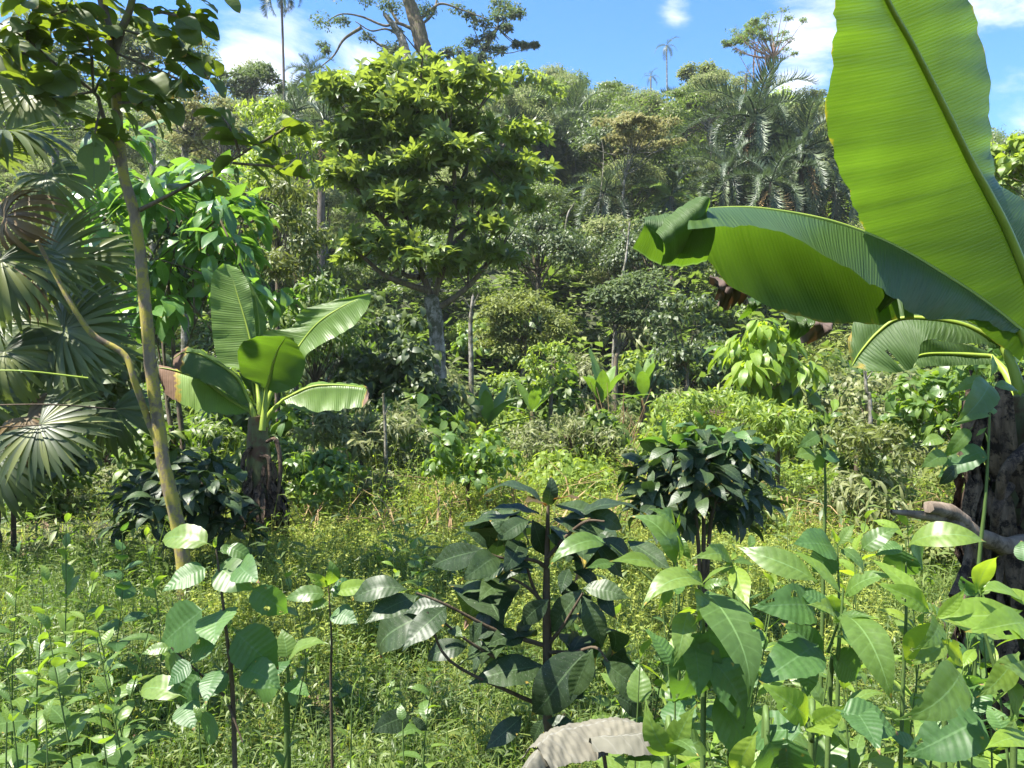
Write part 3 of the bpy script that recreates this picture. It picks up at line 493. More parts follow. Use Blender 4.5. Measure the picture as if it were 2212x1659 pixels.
MIDS = [('olive_bush', 'rounded olive fine-leaved bush in the middle behind the small banana', 'bush', 23, (1130, 800), rc(rs0, 1120, 700, 105, 65, 34, 22, 36)+[(1100, 640, 30), (1150, 645, 30)], 'fine', 190, .75, 't_olive'),
 ('pale_bush', 'pale grey-green rounded tree below the feathery palms', 'tree', 31, (1330, 720), rc(rs0, 1330, 545, 80, 70, 30, 22, 38)+[(1330, 475, 24), (1300, 500, 26), (1365, 490, 26)], 'fine', 190, .85, 't_pale'),
 ('dark_tree', 'dark green tree with forked pale trunk right of the olive bush', 'tree', 24, (1330, 790), rc(rs0, 1370, 640, 80, 60, 26, 20, 34), 'fine', 190, .85, 't_dark'),
 ('glossy_tree', 'small dark glossy tree left of the leafy lit sapling', 'tree', 16, (1480, 860), rc(rs0, 1475, 730, 55, 90, 26, 20, 32)+[(1450, 650, 26), (1500, 660, 26)], 'mid', 60, .75, 't_dark'),
 ('spiky_bush', 'bright small-leaved bush right of the small upright banana', 'bush', 19, (1190, 860), rc(rs0, 1190, 790, 60, 40, 16, 16, 28), 'mid', 50, .8, 't_lime'),
 ('narrow_leaf_tree', 'bright narrow-leaved tree between the glossy tree and the yellow-green tree', 'tree', 13.5, (600, 620), rc(rs0, 610, 330, 70, 90, 28, 24, 40)+[(570, 235, 22), (590, 260, 26), (560, 300, 28), (660, 300, 28)], 'narrow', 80, .75, 't_lime'),
 ('narrow_leaf_tree', 'dark olive narrow-leaved shrub tree under the bright narrow-leaved one', 'tree', 12.5, (640, 760), rc(rs0, 640, 510, 70, 110, 34, 26, 42), 'narrow', 75, .75, 't_olive'),
 ('narrow_leaf_tree', 'narrow-leaved shrub tree right behind the left banana plant', 'tree', 11.5, (680, 900), rc(rs0, 690, 700, 70, 80, 28, 28, 44), 'narrow', 80, .8, 'weed'),
 ('dark_thicket', 'dark leafy thicket wrapped around the foot of the yellow-green tree', 'bush', 13, (840, 930), rc(rs0, 830, 800, 100, 100, 44, 26, 44)+[(760, 690, 40), (800, 650, 40), (890, 760, 34), (905, 830, 40), (935, 870, 40), (975, 850, 36), (900, 700, 26), (1000, 890, 34), (870, 690, 34), (945, 850, 30), (960, 880, 34), (925, 890, 30)], 'ovate', 50, .8, 't_dark'),
 ('bamboo_bush', 'bush of thin silvery pointed leaves in front of the dark thicket', 'bush', 10.5, (780, 1000), rc(rs0, 800, 930, 130, 55, 36, 22, 38), 'narrow', 55, .8, 't_pale'),
 ('leafy_bush', 'bright leafy bush right beside the left banana trunk', 'bush', 8.6, (690, 1090), rc(rs0, 700, 1020, 55, 50, 24, 20, 34), 'mid', 45, .62, 'lance'),
 ('leafy_bush', 'broad-leaved bush in front of the dry bush, middle of the clearing', 'bush', 8.5, (1010, 1060), rc(rs0, 1010, 985, 95, 45, 26, 22, 34), 'ovate', 28, .55, 'lance'),
 ('silvery_bush', 'silvery green bush in the middle left of the dark coffee bush', 'bush', 11, (1230, 1010), rc(rs0, 1230, 950, 120, 45, 44, 14, 28), 'narrow', 60, .55, 't_pale'),
 ('golden_bush', 'yellow-green sunlit bush behind the dark coffee bush', 'bush', 9, (1530, 960), rc(rs0, 1530, 890, 110, 38, 34, 20, 30), 'narrow', 55, .62, 't_lime'),
 ('golden_bush', 'yellow-green sunlit bush under the leafy lit sapling', 'bush', 8.5, (1680, 960), rc(rs0, 1680, 920, 70, 40, 20, 20, 30), 'narrow', 55, .6, 't_lime'),
 ('grey_green_bush', 'grey-green tangled bush right of the leafy lit sapling', 'bush', 11, (1870, 980), rc(rs0, 1880, 870, 110, 60, 38, 24, 36), 'mid', 45, .6, 't_pale'),
 ('feathery_bush', 'feathery grey-green bush below the hanging greyish banana leaf', 'bush', 8, (1850, 1010), rc(rs0, 1860, 950, 90, 45, 28, 22, 32), 'narrow', 55, .5, 't_olive'),
 ('leafy_thicket', 'leafy green thicket behind the right banana stem', 'bush', 7.5, (2070, 1000), rc(rs0, 2070, 870, 80, 100, 36, 26, 40), 'ovate', 28, .6, 'lance'),
 ('dark_shrub', 'dark shrub in the shade under the fan palms', 'bush', 9.5, (150, 900), rc(rs0, 130, 800, 150, 110, 44, 34, 56), 'ovate', 45, .8, 't_dark'),
 ('dark_shrub', 'low dark shrub at the left edge of the picture below the fan palms', 'bush', 6.5, (30, 1060), rc(rs0, 20, 1010, 60, 60, 16, 26, 40), 'ovate', 40, .6, 't_dark'),
 ('tree_canopy', 'bright leafy treetop at the right edge beside the large banana leaf', 'tree', 12, (2250, 480), rc(rs0, 2230, 330, 75, 65, 22, 26, 38), 'ovate', 40, .75, 't_lime'),
 ('dark_canopy', 'dim tree behind the drooping glossy-leaved tree on the left', 'tree', 12, (330, 700), rc(rs0, 340, 520, 150, 150, 44, 34, 56), 'ovate', 55, .9, 't_dark')]
for a in MIDS:
    clump_tree(a[0], a[1], a[2], a[3], [a[4], (a[4][0]+5, a[4][1]-30), (a[4][0], a[4][1]-70)], [.03*a[3]/8, .025*a[3]/8, .02*a[3]/8, .012*a[3]/8], a[5], TL[a[6]], a[7], a[8], a[9], 'bark' if a[3] > 12 else 'twig', hollow=.2, dj=.7, sd=int(a[4][0]), pname=('trunk', 'crown') if a[2] == 'tree' else ('stem', 'foliage'), up=.3)
# bare pale trunks that stand out
for i, (pts, Yd, r, lb) in enumerate([([(1325, 760), (1335, 640), (1352, 560), (1360, 480)], 26, .055, 'thin pale forked trunk right of the olive bush'), ([(1018, 800), (1016, 700), (1022, 640)], 21, .08, 'straight pale trunk just right of the yellow-green tree'), ([(835, 1060), (833, 950), (828, 850)], 9.3, .028, 'leafless grey stake standing in front of the dark thicket'), ([(1140, 560), (1145, 520), (1143, 500)], 33, .13, 'pale trunk on the slope right of the yellow-green tree'), ([(1215, 560), (1225, 470), (1240, 440)], 34, .06, 'slim white sapling trunk on the slope'), ([(1880, 880), (1872, 845), (1868, 800)], 9.8, .03, 'thin bleached stem under the hanging greyish banana leaf')]):
    c = Q(pts[0][0], pts[0][1], Yd); g = gz(c[0], Yd); o = thing('bare_trunk', lb, 'trunk', (c[0], Yd, g)); mb = MB(); P = np.array([[c[0], Yd, g-.2]]+[Q(x, y, Yd) for x, y in pts]); mb.tube(P, [r*1.1, r*.6], 7, 16, .08)
    e = P[-1]; part('trunk', mb.mesh('bare_trunk', MAT['pale'], (c[0], Yd, g)), o); mb = MB()
    for k in range(3): q = P[-2]*.5+e*.5; mb.tube([q, q+[R.uniform(-.6, .6)*r*8, R.uniform(-1, 1)*r*3, r*6]], [r*.35, r*.1], 5, 5)
    part('branch', mb.mesh('bare_branch', MAT['pale'], (c[0], Yd, g)), o)
# ------------------------------------------------------------------ shrub layer of the valley floor
SN = dict(s_narrow=('narrow_leaf_shrub', 'narrow-leaved green shrub'), s_grey=('grey_shrub', 'silvery grey-green shrub'), s_lime=('yellow_green_shrub', 'yellow-green leafy shrub'), s_broad=('broad_leaf_shrub', 'broad-leaved green shrub'), s_dark=('dark_shrub', 'dark green glossy shrub'), s_tall=('tall_weed', 'tall leafy green weed'), s_olive=('olive_shrub', 'fine-leaved olive shrub'))
SL = [(60, 'under the fan palms'), (190, 'behind the lichened thin trunk'), (255, 'around the left banana plant'), (340, 'below the dark thicket'), (440, 'at the foot of the yellow-green tree'), (510, 'near the small upright banana'), (600, 'in the sunny middle of the clearing'), (700, 'behind the dark coffee bush'), (780, 'under the leafy lit sapling'), (870, 'below the hanging banana leaf'), (980, 'beside the right banana stem')]
def swhere(x, y): p = px_of(x, y); return min(SL, key=lambda l: abs(l[0]-p))[1]
yrow = 6.4
while yrow < 30:
    step = .95+yrow*.045; xm = yrow*.75; xv = -xm+R.rand()*step
    while xv < xm:
        x, y = xv+R.uniform(-.3, .3), yrow+R.uniform(-.4, .4); p = px_of(x, y); hgt = R.uniform(.8, 1.25)
        clear = (330 < p < 660 and y < 8.8) or (p < 335 and y < 8.1)
        if 640 < p < 800 and y < 7: clear = True
        if not clear:
            if p < 300: pr = ['s_dark', 's_narrow', 's_broad', 's_tall', 's_lime']
            elif p < 480: pr = ['s_grey', 's_narrow', 's_dark', 's_broad', 's_grey']
            elif p < 640: pr = ['s_lime', 's_tall', 's_grey', 's_grey', 's_olive', 's_lime', 's_tall']
            elif p < 800: pr = ['s_lime', 's_grey', 's_lime', 's_tall', 's_narrow']
            else: pr = ['s_grey', 's_olive', 's_tall', 's_lime', 's_broad']
            k = pr[R.randint(len(pr))]; nm, lb = SN[k]; dz = 'nearest row' if y < 9 else ('near' if y < 12 else ('middle row' if y < 16 else ('further back' if y < 21 else 'before the hill')))
            l = '%s %s, %s' % (lb, swhere(x, y), dz); sc = hgt*(1+max(0, y-12)*.045)*R.uniform(.55, 1.3)
            if y < 11.5: sc = min(sc, .85)
            if p < 480 and y < 12 and k in ('s_dark', 's_broad'): k = 's_narrow' if R.rand() < .5 else 's_grey'; nm, lb = SN[k]; l = '%s %s, %s' % (lb, swhere(x, y), dz)
            if 450 < p < 550 and 9.5 < y < 18 or 585 < p < 665 and 12 < y < 21: sc = min(sc, .62)
            plant(k, x, y, sc, l, lb.replace('shrub', 'shrubs', 1).replace('weed', 'weeds')+' '+swhere(x, y)+' '+dz, nm, cat='weed' if k == 's_tall' else 'shrub', z=gz(x, y)-.12*sc, szz=R.uniform(.8, 1.45) if sc > .62 else .9)
        xv += step*R.uniform(.8, 1.2)
    yrow += .8+yrow*.045
# ------------------------------------------------------------------ ground cover, uncountable
def tuft(sd, k, h, w, spread, lean=.5, seg=2):
    rs = np.random.RandomState(sd); m = MB(); t = leaf(1, w, seg, 3, a=.45, fold=.4, droop=1.1, pet=0); a = rs.rand(k)*6.28; d = nrm(np.stack([np.cos(a)*lean*rs.rand(k), np.sin(a)*lean*rs.rand(k), np.ones(k)], 1))
    p = np.stack([rs.uniform(-1, 1, k)*spread, rs.uniform(-1, 1, k)*spread, 0*a], 1); scatter(m, t, p, d, np.stack([-np.cos(a), -np.sin(a), .3+0*a], 1), h*rs.uniform(.5, 1.1, k), tint=rs.rand(k)*.4); V, Fq, Ft, U, A, D = m.arr(); return V, Fq, U
def herb(sd, k, h, tpl, ls, stems=3, spread=.07):
    rs = np.random.RandomState(sd); m = MB()
    for s in range(stems):
        b = np.array([rs.uniform(-1, 1)*spread, rs.uniform(-1, 1)*spread, 0]); tp = b+[rs.uniform(-.35, .35)*h, rs.uniform(-.35, .35)*h, h*rs.uniform(.6, 1)]
        n = k//stems; q = rs.rand(n)**.7; a = rs.rand(n)*6.28; p = b+(tp-b)*q[:, None]; d = nrm(np.stack([np.cos(a), np.sin(a), rs.uniform(-.2, .7, n)], 1)); scatter(m, tpl, p, d, np.tile([0, 0, 1.], (n, 1))+rs.normal(size=(n, 3))*.25, ls*rs.uniform(.6, 1.2, n)*(1.2-.5*q), tint=rs.rand(n)*.4)
        m.add([b+[-.0025, 0, 0], b+[.0025, 0, 0], tp+[.001, 0, 0], tp-[.001, 0, 0]], [[0, 1, 2, 3]])
    V, Fq, Ft, U, A, D = m.arr(); return V, Fq, U
def cover(name, tpls, pts, sc, matn, kindn='stuff'):
    mb = MB(); k = len(pts); a = R.rand(k)*6.28; w = R.randint(0, len(tpls), k); P = np.stack([pts[:, 0], pts[:, 1], ground(pts[:, 0], pts[:, 1])-.01], 1)
    tl = R.normal(size=(k, 2))*.12
    for i, t in enumerate(tpls):
        s = w == i; d = np.stack([np.cos(a[s]), np.sin(a[s]), tl[s, 0]], 1); nv = np.stack([tl[s, 0], tl[s, 1], np.ones(s.sum())], 1); scatter(mb, t, P[s], d, nv, sc[s])
    o = bpy.data.objects.new(name, mb.mesh(name, MAT[matn])); COL.objects.link(o); o['kind'] = kindn; return o
def wedge(k, y0, y1, power=1.0, x0=-.78, x1=.78):
    q = R.rand(k); y = (y0**power+(y1**power-y0**power)*q)**(1/power); return np.stack([y*R.uniform(x0, x1, k), y], 1)
tq = [tuft(i, 11, .34, .030, .05, .8) for i in range(4)]; pts = wedge(9000, 1.3, 26, 1.0); px = px_of(pts[:, 0], pts[:, 1]); cover('grass', tq, pts, R.uniform(.5, 1.15, 9000)*(1+pts[:, 1]*.02), 'grass')
hl = leaf(1, .22, 2, 3, fold=.3, droop=.7, pet=0); hq = [herb(i, 26, .34, hl, .065, 4, .09) for i in range(4)]
# feathery ground herb of the sunny clearing
ff = leaf(1, .22, 1, 3, pet=0); ff = (TL['fine'][0]*5, TL['fine'][1], TL['fine'][2]); fq = [herb(20+i, 30, .32, ff, .04, 5, .12) for i in range(3)]
pts = wedge(10500, 4.2, 17, 1.2, -.42, .5); cover('feathery_ground_herbs', fq, pts, R.uniform(.7, 1.35, len(pts)), 'grass')
pts = wedge(7500, 1.25, 6.5, 1.2); cover('ground_weeds', hq, pts, R.uniform(.5, 1.1, len(pts)), 'weed')
fh = [herb(30+i, 14, .5, hl, .13, 2, .1) for i in range(3)]; pts = wedge(4200, 5.2, 24, 1.1); cover('tall_ground_weeds', fh, pts, R.uniform(.5, 1.5, len(pts)), 'weed'); pts = wedge(4200, 7.5, 26, 1.1, -.5, .75); cover('pale_tangled_weeds', [herb(40+i, 22, .8, hl, .11, 4, .16) for i in range(3)], pts, R.uniform(.6, 1.35, len(pts)), 't_lime')
pts = wedge(3000, 1.2, 10, 1.2); cover('straw_litter', [tuft(50+i, 6, .3, .02, .1, 4.0) for i in range(3)], pts, R.uniform(.5, 1.2, len(pts)), 'straw')
pts = wedge(1500, 7, 22, 1.1, -.35, .7); cover('dry_stalks', [tuft(70+i, 5, 1.0, .012, .15, .7) for i in range(3)], pts, R.uniform(.6, 1.3, len(pts)), 'straw')
pts = wedge(900, 1.2, 8, 1.2); lv = leaf(.16, .09, 4, 3, fold=.35, droop=-.8); cover('fallen_leaves', [lv], pts, R.uniform(.5, 1.2, len(pts)), 'brown')
# forest floor cover on the hillside: large leafy tufts
pts = wedge(5200, 27, 100, 1.6); cover('hillside_undergrowth', [herb(60+i, 40, 1.5, leaf(1, .4, 1, 3, pet=0) if 0 else (TL['fine'][0]*5, TL['fine'][1], TL['fine'][2]), .5, 5, .7) for i in range(3)], pts, R.uniform(.8, 1.8, len(pts)), 't_mid')
# ------------------------------------------------------------------ the big yellow-green tree
def palmate(sd, k=6, L=.25, Wd=.095):
    rs = np.random.RandomState(sd); m = MB(); t = leaf(L, Wd, 4, 3, a=.7, b=1.2, fold=.35, droop=.45, pet=.05)
    a = np.linspace(-2.4, 2.4, k)+rs.uniform(-.15, .15, k); d = nrm(np.stack([np.sin(a), np.cos(a), rs.uniform(-.35, .45, k)], 1)); scatter(m, t, np.zeros((k, 3)), d, np.tile([0, 0, 1.], (k, 1))+d*.2, rs.uniform(.75, 1.1, k), tint=rs.rand(k)*.15)
    return m
PM = [palmate(i, 5+i % 3) for i in range(4)]; PMt = [(lambda z: (z[0], z[1], z[3]))(m.arr()) for m in PM]; PMm = [m.mesh('palmate_leaf', MAT['hero']) for m in PM]
lobes = [(920, 150, 60), (860, 185, 85), (800, 220, 80), (960, 205, 85), (1035, 225, 60), (755, 240, 55), (900, 265, 80), (1000, 285, 70), (820, 300, 70), (765, 330, 60), (740, 280, 45), (1040, 290, 45), (1130, 330, 50), (1090, 355, 55), (1150, 370, 40), (1105, 405, 40), (770, 410, 60), (850, 390, 70), (920, 380, 60), (990, 365, 60), (1000, 430, 65), (1080, 450, 50), (880, 460, 65), (950, 490, 50), (810, 460, 45), (1060, 515, 45), (1090, 560, 38), (790, 545, 50), (860, 550, 60), (930, 575, 60), (985, 590, 45), (745, 555, 32), (1040, 560, 45), (720, 390, 35), (730, 215, 40), (1150, 445, 25), (910, 320, 60), (1055, 390, 40)]
rs = np.random.RandomState(4); YH = 16.0; base = Q(948, 900, YH); gb = gz(base[0], YH); hero = thing('broad_crowned_tree', 'big yellow-green tree with star-shaped leaf clusters and mottled pale trunk', 'tree', (base[0], YH, gb)); og = np.array([base[0], YH, gb])
tp = np.array([[base[0], YH, gb-.2], Q(948, 860, YH), Q(945, 760, YH), Q(940, 690, YH), Q(930, 640, YH)]); mb = MB(); mb.tube(tp, [.22, .21, .17, .16, .17, .15], 12, 30, .1); part('trunk', mb.mesh('hero_trunk', MAT['pale'], og), hero)
limbs = [[(930, 640), (900, 560), (880, 470), (870, 350), (865, 240)], [(935, 650), (970, 540), (985, 430), (975, 300), (950, 200)], [(930, 630), (840, 600), (790, 560), (760, 540)], [(940, 670), (1010, 620), (1060, 560), (1085, 530)], [(900, 570), (830, 480), (780, 420), (745, 350)], [(970, 540), (1050, 450), (1100, 400), (1135, 350)], [(880, 470), (820, 380), (780, 270)], [(985, 430), (1020, 330), (1035, 240)], [(870, 350), (905, 250), (920, 150)], [(975, 500), (1020, 480), (1060, 440)], [(905, 600), (870, 590), (850, 560)]]
for i, lb in enumerate(limbs):
    mb = MB(); k = rs.uniform(-.9, .7); P = [Q(x, y, YH)+[0, k*j/len(lb), 0] for j, (x, y) in enumerate(lb)]; mb.tube(P, [.075, .05, .02], 7, 18, .08)
    for j in range(7): a = P[1+rs.randint(len(P)-1)]; mb.tube([a, a+[rs.uniform(-.6, .6), rs.uniform(-.5, .5), rs.uniform(.2, .7)]], [.025, .008], 4, 5)
    part('limb', mb.mesh('hero_limb', MAT['bark'], og), hero)
LP = []
for (x, y, r) in lobes:
    c = Q(x, y, YH)+[0, rs.uniform(-1.1, .7), 0]; rr = r/F22*YH*1.0; k = int(100*(r/70)**2)+8; v = rvec(k, rs); v[:, 2] = np.where(v[:, 2] < -.2, np.abs(v[:, 2]), v[:, 2]); v = nrm(v); p = c+v*rr*(.45+.75*rs.rand(k, 1)**1.3)*[1.15, 1.1, .62]
    nv = nrm(v*.8+[0, -.15, .7]+rs.normal(size=(k, 3))*.25); d = nrm(np.cross(nv, rvec(k, rs))*.8+v*1.0+[0, 0, .05]); LP += [(p[i], d[i], nv[i]) for i in range(k)]
LP.sort(key=lambda q: q[0][1]-q[0][2]*.25)
for i, (p, d, nv) in enumerate(LP[:300]): part('leaf', PMm[i % 4], hero, M4(p, d, nv, rs.uniform(.65, 1.2), og))
mb = MB(); rest = LP[300:]
for j in range(4):
    q = rest[j::4]; scatter(mb, PMt[j], [a[0] for a in q], [a[1] for a in q], [a[2] for a in q], rs.uniform(.8, 1.2, len(q)))
part('leaves', mb.mesh('hero_leaves', MAT['hero'], og), hero, stuff=True)
# ------------------------------------------------------------------ banana plants
def rpath(rows, n):
    return catmull(rows, n)
def loft(Lr, Mr, Rr, matn='banana', n=48, nu=7, bulge=.05, ripple=.006, dry=None, tears=(), name='banana_leaf', sd=0, edge=.0, curlL=0.0):
    """leaf blade between two edge lines and a midrib line, each a list of 3D points from base to tip"""
    rs = np.random.RandomState(sd); Lp, Mp, Rp = [rpath(np.array(a), n) for a in (Lr, Mr, Rr)]; s = np.concatenate([[0], np.cumsum(np.linalg.norm(np.diff(Mp, axis=0), axis=1))])
    if edge:
        e = np.interp(np.arange(n), np.arange(0, n, 2), rs.uniform(-1, .3, len(range(0, n, 2))))*edge; Lp = Lp+(Mp-Lp)*(-e[:, None]); e = np.roll(e, 5); Rp = Rp+(Mp-Rp)*(-e[:, None])
    cols = np.concatenate([-np.linspace(1, 0, nu+1), np.linspace(0, 1, nu+1)[1:]]); V = []; Uv = []; A = []; D = []
    T = nrm(np.gradient(Mp, axis=0)); nn = nrm(np.cross(T, Rp-Lp))
    for j, c in enumerate(cols):
        E = Lp if c < 0 else Rp; wd = np.linalg.norm(E-Mp, axis=1)[:, None]; a = abs(c)
        ph = s*34+np.sin(s*9)*2+c*2; p = Mp+(E-Mp)*a+nn*(bulge*wd*4*a*(1-a)*1.2)+nn*(ripple*a*np.sin(ph))[:, None]+nn*(ripple*.5*a*np.sin(ph*2.7+c))[:, None]
        V.append(p); Uv.append(np.stack([np.full(n, (c+1)/2), s], 1)); D.append(np.zeros(n) if dry is None else dry(np.linspace(0, 1, n), c))
    V = np.stack(V, 1); Uv = np.stack(Uv, 1); D = np.stack(D, 1); m = len(cols); idx = np.arange(n*m).reshape(n, m); Fq = np.stack([idx[:-1, :-1], idx[:-1, 1:], idx[1:, 1:], idx[1:, :-1]], -1); keep = np.ones(Fq.shape[:2], bool)
    for (t, side, dep, wdt) in tears:      # splits running from the edge towards the midrib
        i = int(t*(n-1)); k = max(1, int(wdt)); jr = range(0, int(nu*dep)) if side < 0 else range(m-1-int(nu*dep), m-1)
        for q, j in enumerate(jr): keep[i:i+k, j] = False
    mb = MB(); mb.add(V.reshape(-1, 3), Fq[keep].reshape(-1, 4), None, Uv.reshape(-1, 2), 0.0, D.ravel()); return mb, Mp, nn, s
def banana_leaf(root, og, rows, Ys, matn='banana', rib=.012, pet=None, ribside=1, label=None, **kw):
    """rows: (Lx,Ly, Mx,My, Rx,Ry) seen positions from base to tip; Ys: (YL,YM,YR) distance of each row"""
    Lr = [Q(r[0], r[1], y[0]) for r, y in zip(rows, Ys)]; Mr = [Q(r[2], r[3], y[1]) for r, y in zip(rows, Ys)]; Rr = [Q(r[4], r[5], y[2]) for r, y in zip(rows, Ys)]
    mb, Mp, nn, s = loft(Lr, Mr, Rr, **kw); lf = part('leaf', mb.mesh('banana_blade', MAT[matn], og), root, label=label)
    tb = MB(); P = Mp+nn*ribside*rib*.35; rad = np.linspace(1, .18, len(P))*rib
    if pet is not None:
        pp = np.array([Q(*q) for q in pet]); k = 12; pc = catmull(np.vstack([pp, P[:1]]), k)[:-1]; P = np.vstack([pc, P]); rad = np.concatenate([np.linspace(rib*2.2, rib*1.1, len(pc)), rad])
    tb.tube(P, rad, 8, cap=False); part('midrib', tb.mesh('banana_midrib', MAT['rib'], og), lf); return lf
def strips(mb, rs, c, k, r0, h, sc, spread=.35, w=.07):
    """withered sheath strips hanging round a stem"""
    t = leaf(1, w/.3, 8, 5, a=.5, fold=.7, droop=.7, wave=.25, pet=0, seed=3)
    a = rs.rand(k)*6.28; p = np.stack([c[0]+np.cos(a)*r0, c[1]+np.sin(a)*r0, c[2]+rs.uniform(0, h, k)], 1); d = nrm(np.stack([np.cos(a)*spread, np.sin(a)*spread, -np.ones(k)+rs.uniform(-.2, .3, k)], 1)+rs.normal(size=(k, 3))*.12); scatter(mb, t, p, d, np.stack([np.cos(a), np.sin(a), .2+0*a], 1), sc*rs.uniform(.6, 1.2, k))
YR = 2.6; bx = Q(2195, 1200, YR)[0]; bg = gz(bx, YR); og = np.array([bx, YR, bg]); BR = thing('banana_plant', 'near banana plant at the right edge with huge backlit leaf and shaggy brown stem', 'banana plant', og)
mb = MB(); top = Q(2235, 860, YR+.02); mb.tube([[bx, YR, bg-.1], [bx+.02, YR, bg+.5], [bx+.06, YR, 1.2], top], [.16, .15, .125, .09], 20, 30, .03); part('stem', mb.mesh('banana_stem', MAT['bstem'], og), BR)
mb = MB(); rs = np.random.RandomState(8); strips(mb, rs, (bx, YR, bg+.55), 150, .14, 1.1, .55, .07, .032); strips(mb, rs, (bx, YR, bg+.3), 70, .15, .8, .4, .22, .02); part('dead_sheaths', mb.mesh('dead_sheaths', MAT['bdead'], og), BR, label='withered brown leaf sheaths wrapped round the stem')
for pts, r in [([Q(2180, 1050, 2.42), Q(2155, 1090, 2.36), Q(2150, 1120, 2.36), Q(2145, 1180, 2.42)], .018), ([Q(2230, 960, 2.4), Q(2185, 1000, 2.34), Q(2165, 1040, 2.34), Q(2160, 1075, 2.36)], .022), ([Q(2060, 1290, 2.3), Q(2090, 1210, 2.36), Q(2100, 1120, 2.42)], .016)]:
    m2 = MB(); m2.tube(pts, [r, r*.6], 8, 14, .1); part('dead_stalk', m2.mesh('dead_stalk', MAT['bdead'], og), BR)
rowsA = [(2200, 780, 2245, 690, 2285, 640), (2075, 680, 2215, 600, 2262, 500), (1945, 580, 2172, 495, 2224, 440), (1862, 492, 2128, 410, 2160, 398), (1838, 425, 2095, 350, 2143, 330), (1797, 335, 2060, 280, 2139, 245), (1782, 235, 2010, 180, 2132, 125), (1796, 120, 1962, 88, 2105, 30), (1804, 20, 1912, 0, 2068, -70), (1798, -110, 1868, -110, 2010, -180), (1790, -240, 1830, -240, 1920, -290), (1790, -340, 1800, -345, 1815, -350)]
YA = [(2.66, 2.62, 2.66), (2.58, 2.54, 2.63), (2.50, 2.47, 2.58), (2.40, 2.40, 2.52), (2.30, 2.33, 2.44), (2.16, 2.23, 2.35), (2.03, 2.12, 2.26), (1.90, 2.01, 2.13), (1.78, 1.90, 2.0), (1.68, 1.78, 1.86), (1.6, 1.68, 1.74), (1.6, 1.62, 1.64)]
banana_leaf(BR, og, rowsA, YA, rib=.016, pet=[(2235, 900, 2.62), (2262, 800, 2.62)], ribside=-1, n=90, nu=10, bulge=-.03, ripple=.005, label='huge upright leaf glowing yellow-green against the sky', sd=2, edge=.02, dry=lambda t, c: np.full(len(t), .36 if abs(c) > .98 else 0.0))
# arching leaf: midrib along the ridge, near half hangs in front, far half hangs behind and shows its lit underside
ridge = [(2205, 712), (2130, 652), (2050, 598), (1930, 528), (1800, 478), (1650, 450), (1540, 448), (1508, 462)]
near = [(2190, 722), (2105, 690), (1998, 690), (1925, 640), (1815, 572), (1690, 503), (1575, 488), (1490, 500)]
YM = [2.6, 2.54, 2.46, 2.36, 2.25, 2.14, 2.05, 2.02]
far = [(2205, 730), (2150, 700), (2075, 690), (1975, 690), (1868, 702), (1740, 690), (1590, 628), (1528, 562)]
rows = [(*n_, *m_, *f_) for n_, m_, f_ in zip(near, ridge, far)]; YB = [(y-.05-.12*min(i, 3)/3, y, y+.03+.12*min(i, 3)/3) for i, y in enumerate(YM)]
banana_leaf(BR, og, rows, YB, rib=.012, pet=[(2235, 930, 2.58), (2245, 800, 2.6)], n=80, nu=9, bulge=-.07, ripple=.005, tears=[(.46, 1, .62, 1), (.40, 1, .9, 3), (.33, 1, .8, 2)], label='arching leaf seen from the side, grey-green on top and glowing below', sd=5, edge=.02, dry=lambda t, c: np.full(len(t), .38 if c > .97 else 0.0))
def flap(pts_t, pts_b, Yv, matn, lbl, sd=0, dryv=0.0, n=14, dy=.08, wv=.010):
    rs = np.random.RandomState(sd); a = catmull([Q(x, y, Yv) for x, y in pts_t], n); b = catmull([Q(x, y, Yv+dy) for x, y in pts_b], n); m = 7; V = np.stack([a+(b-a)*q+[0, -dy*1.1*math.sin(q*3.1), 0] for q in np.linspace(0, 1, m)], 1); V = V+np.stack([0*V[..., 0], wv*np.sin(np.arange(n)[:, None]*1.7+np.arange(m)[None]*.8+sd), wv*.4*np.sin(np.arange(n)[:, None]*2.3)*np.ones((1, m))], -1)
    idx = np.arange(n*m).reshape(n, m); mb = MB(); U = np.stack([np.tile(np.linspace(0, .5, m), (n, 1)), np.tile(np.linspace(0, .5, n)[:, None], (1, m))], -1); mb.add(V.reshape(-1, 3), np.stack([idx[:-1, :-1], idx[:-1, 1:], idx[1:, 1:], idx[1:, :-1]], -1).reshape(-1, 4), None, U.reshape(-1, 2), 0, dryv); return part('leaf', mb.mesh('leaf_flap', MAT[matn], og), BR, label=lbl)
flap([(1528, 450), (1500, 455), (1440, 462), (1390, 470)], [(1525, 565), (1480, 575), (1420, 570), (1366, 535)], 2.0, 'banana', 'crumpled green tip of the arching leaf', 1, wv=.005)
flap([(1508, 425), (1480, 440), (1440, 470), (1415, 500)], [(1520, 470), (1500, 520), (1460, 560), (1425, 575)], 1.96, 'banana', 'folded piece at the tip of the arching leaf', 2, wv=.006)
flap([(1895, 598), (1915, 604), (1925, 615)], [(1862, 700), (1885, 690), (1900, 670)], 2.42, 'banana', 'narrow torn strip of leaf hanging from the arching one', 3, n=8)
flap([(1528, 600), (1555, 605), (1590, 615)], [(1545, 650), (1565, 668), (1592, 655)], 2.3, 'brown', 'shrivelled brown leaf end left of the lit sapling', 4, 1, wv=.03)
flap([(1608, 640), (1625, 645), (1640, 650)], [(1590, 692), (1598, 690), (1606, 684)], 2.4, 'banana', 'dark narrow leaf strip hanging below the arching leaf', 5, n=8)
flap([(1682, 668), (1715, 680), (1745, 688)], [(1690, 735), (1705, 742), (1720, 728)], 2.4, 'banana', 'dark pointed leaf strip', 6, .1, n=10, wv=.02)
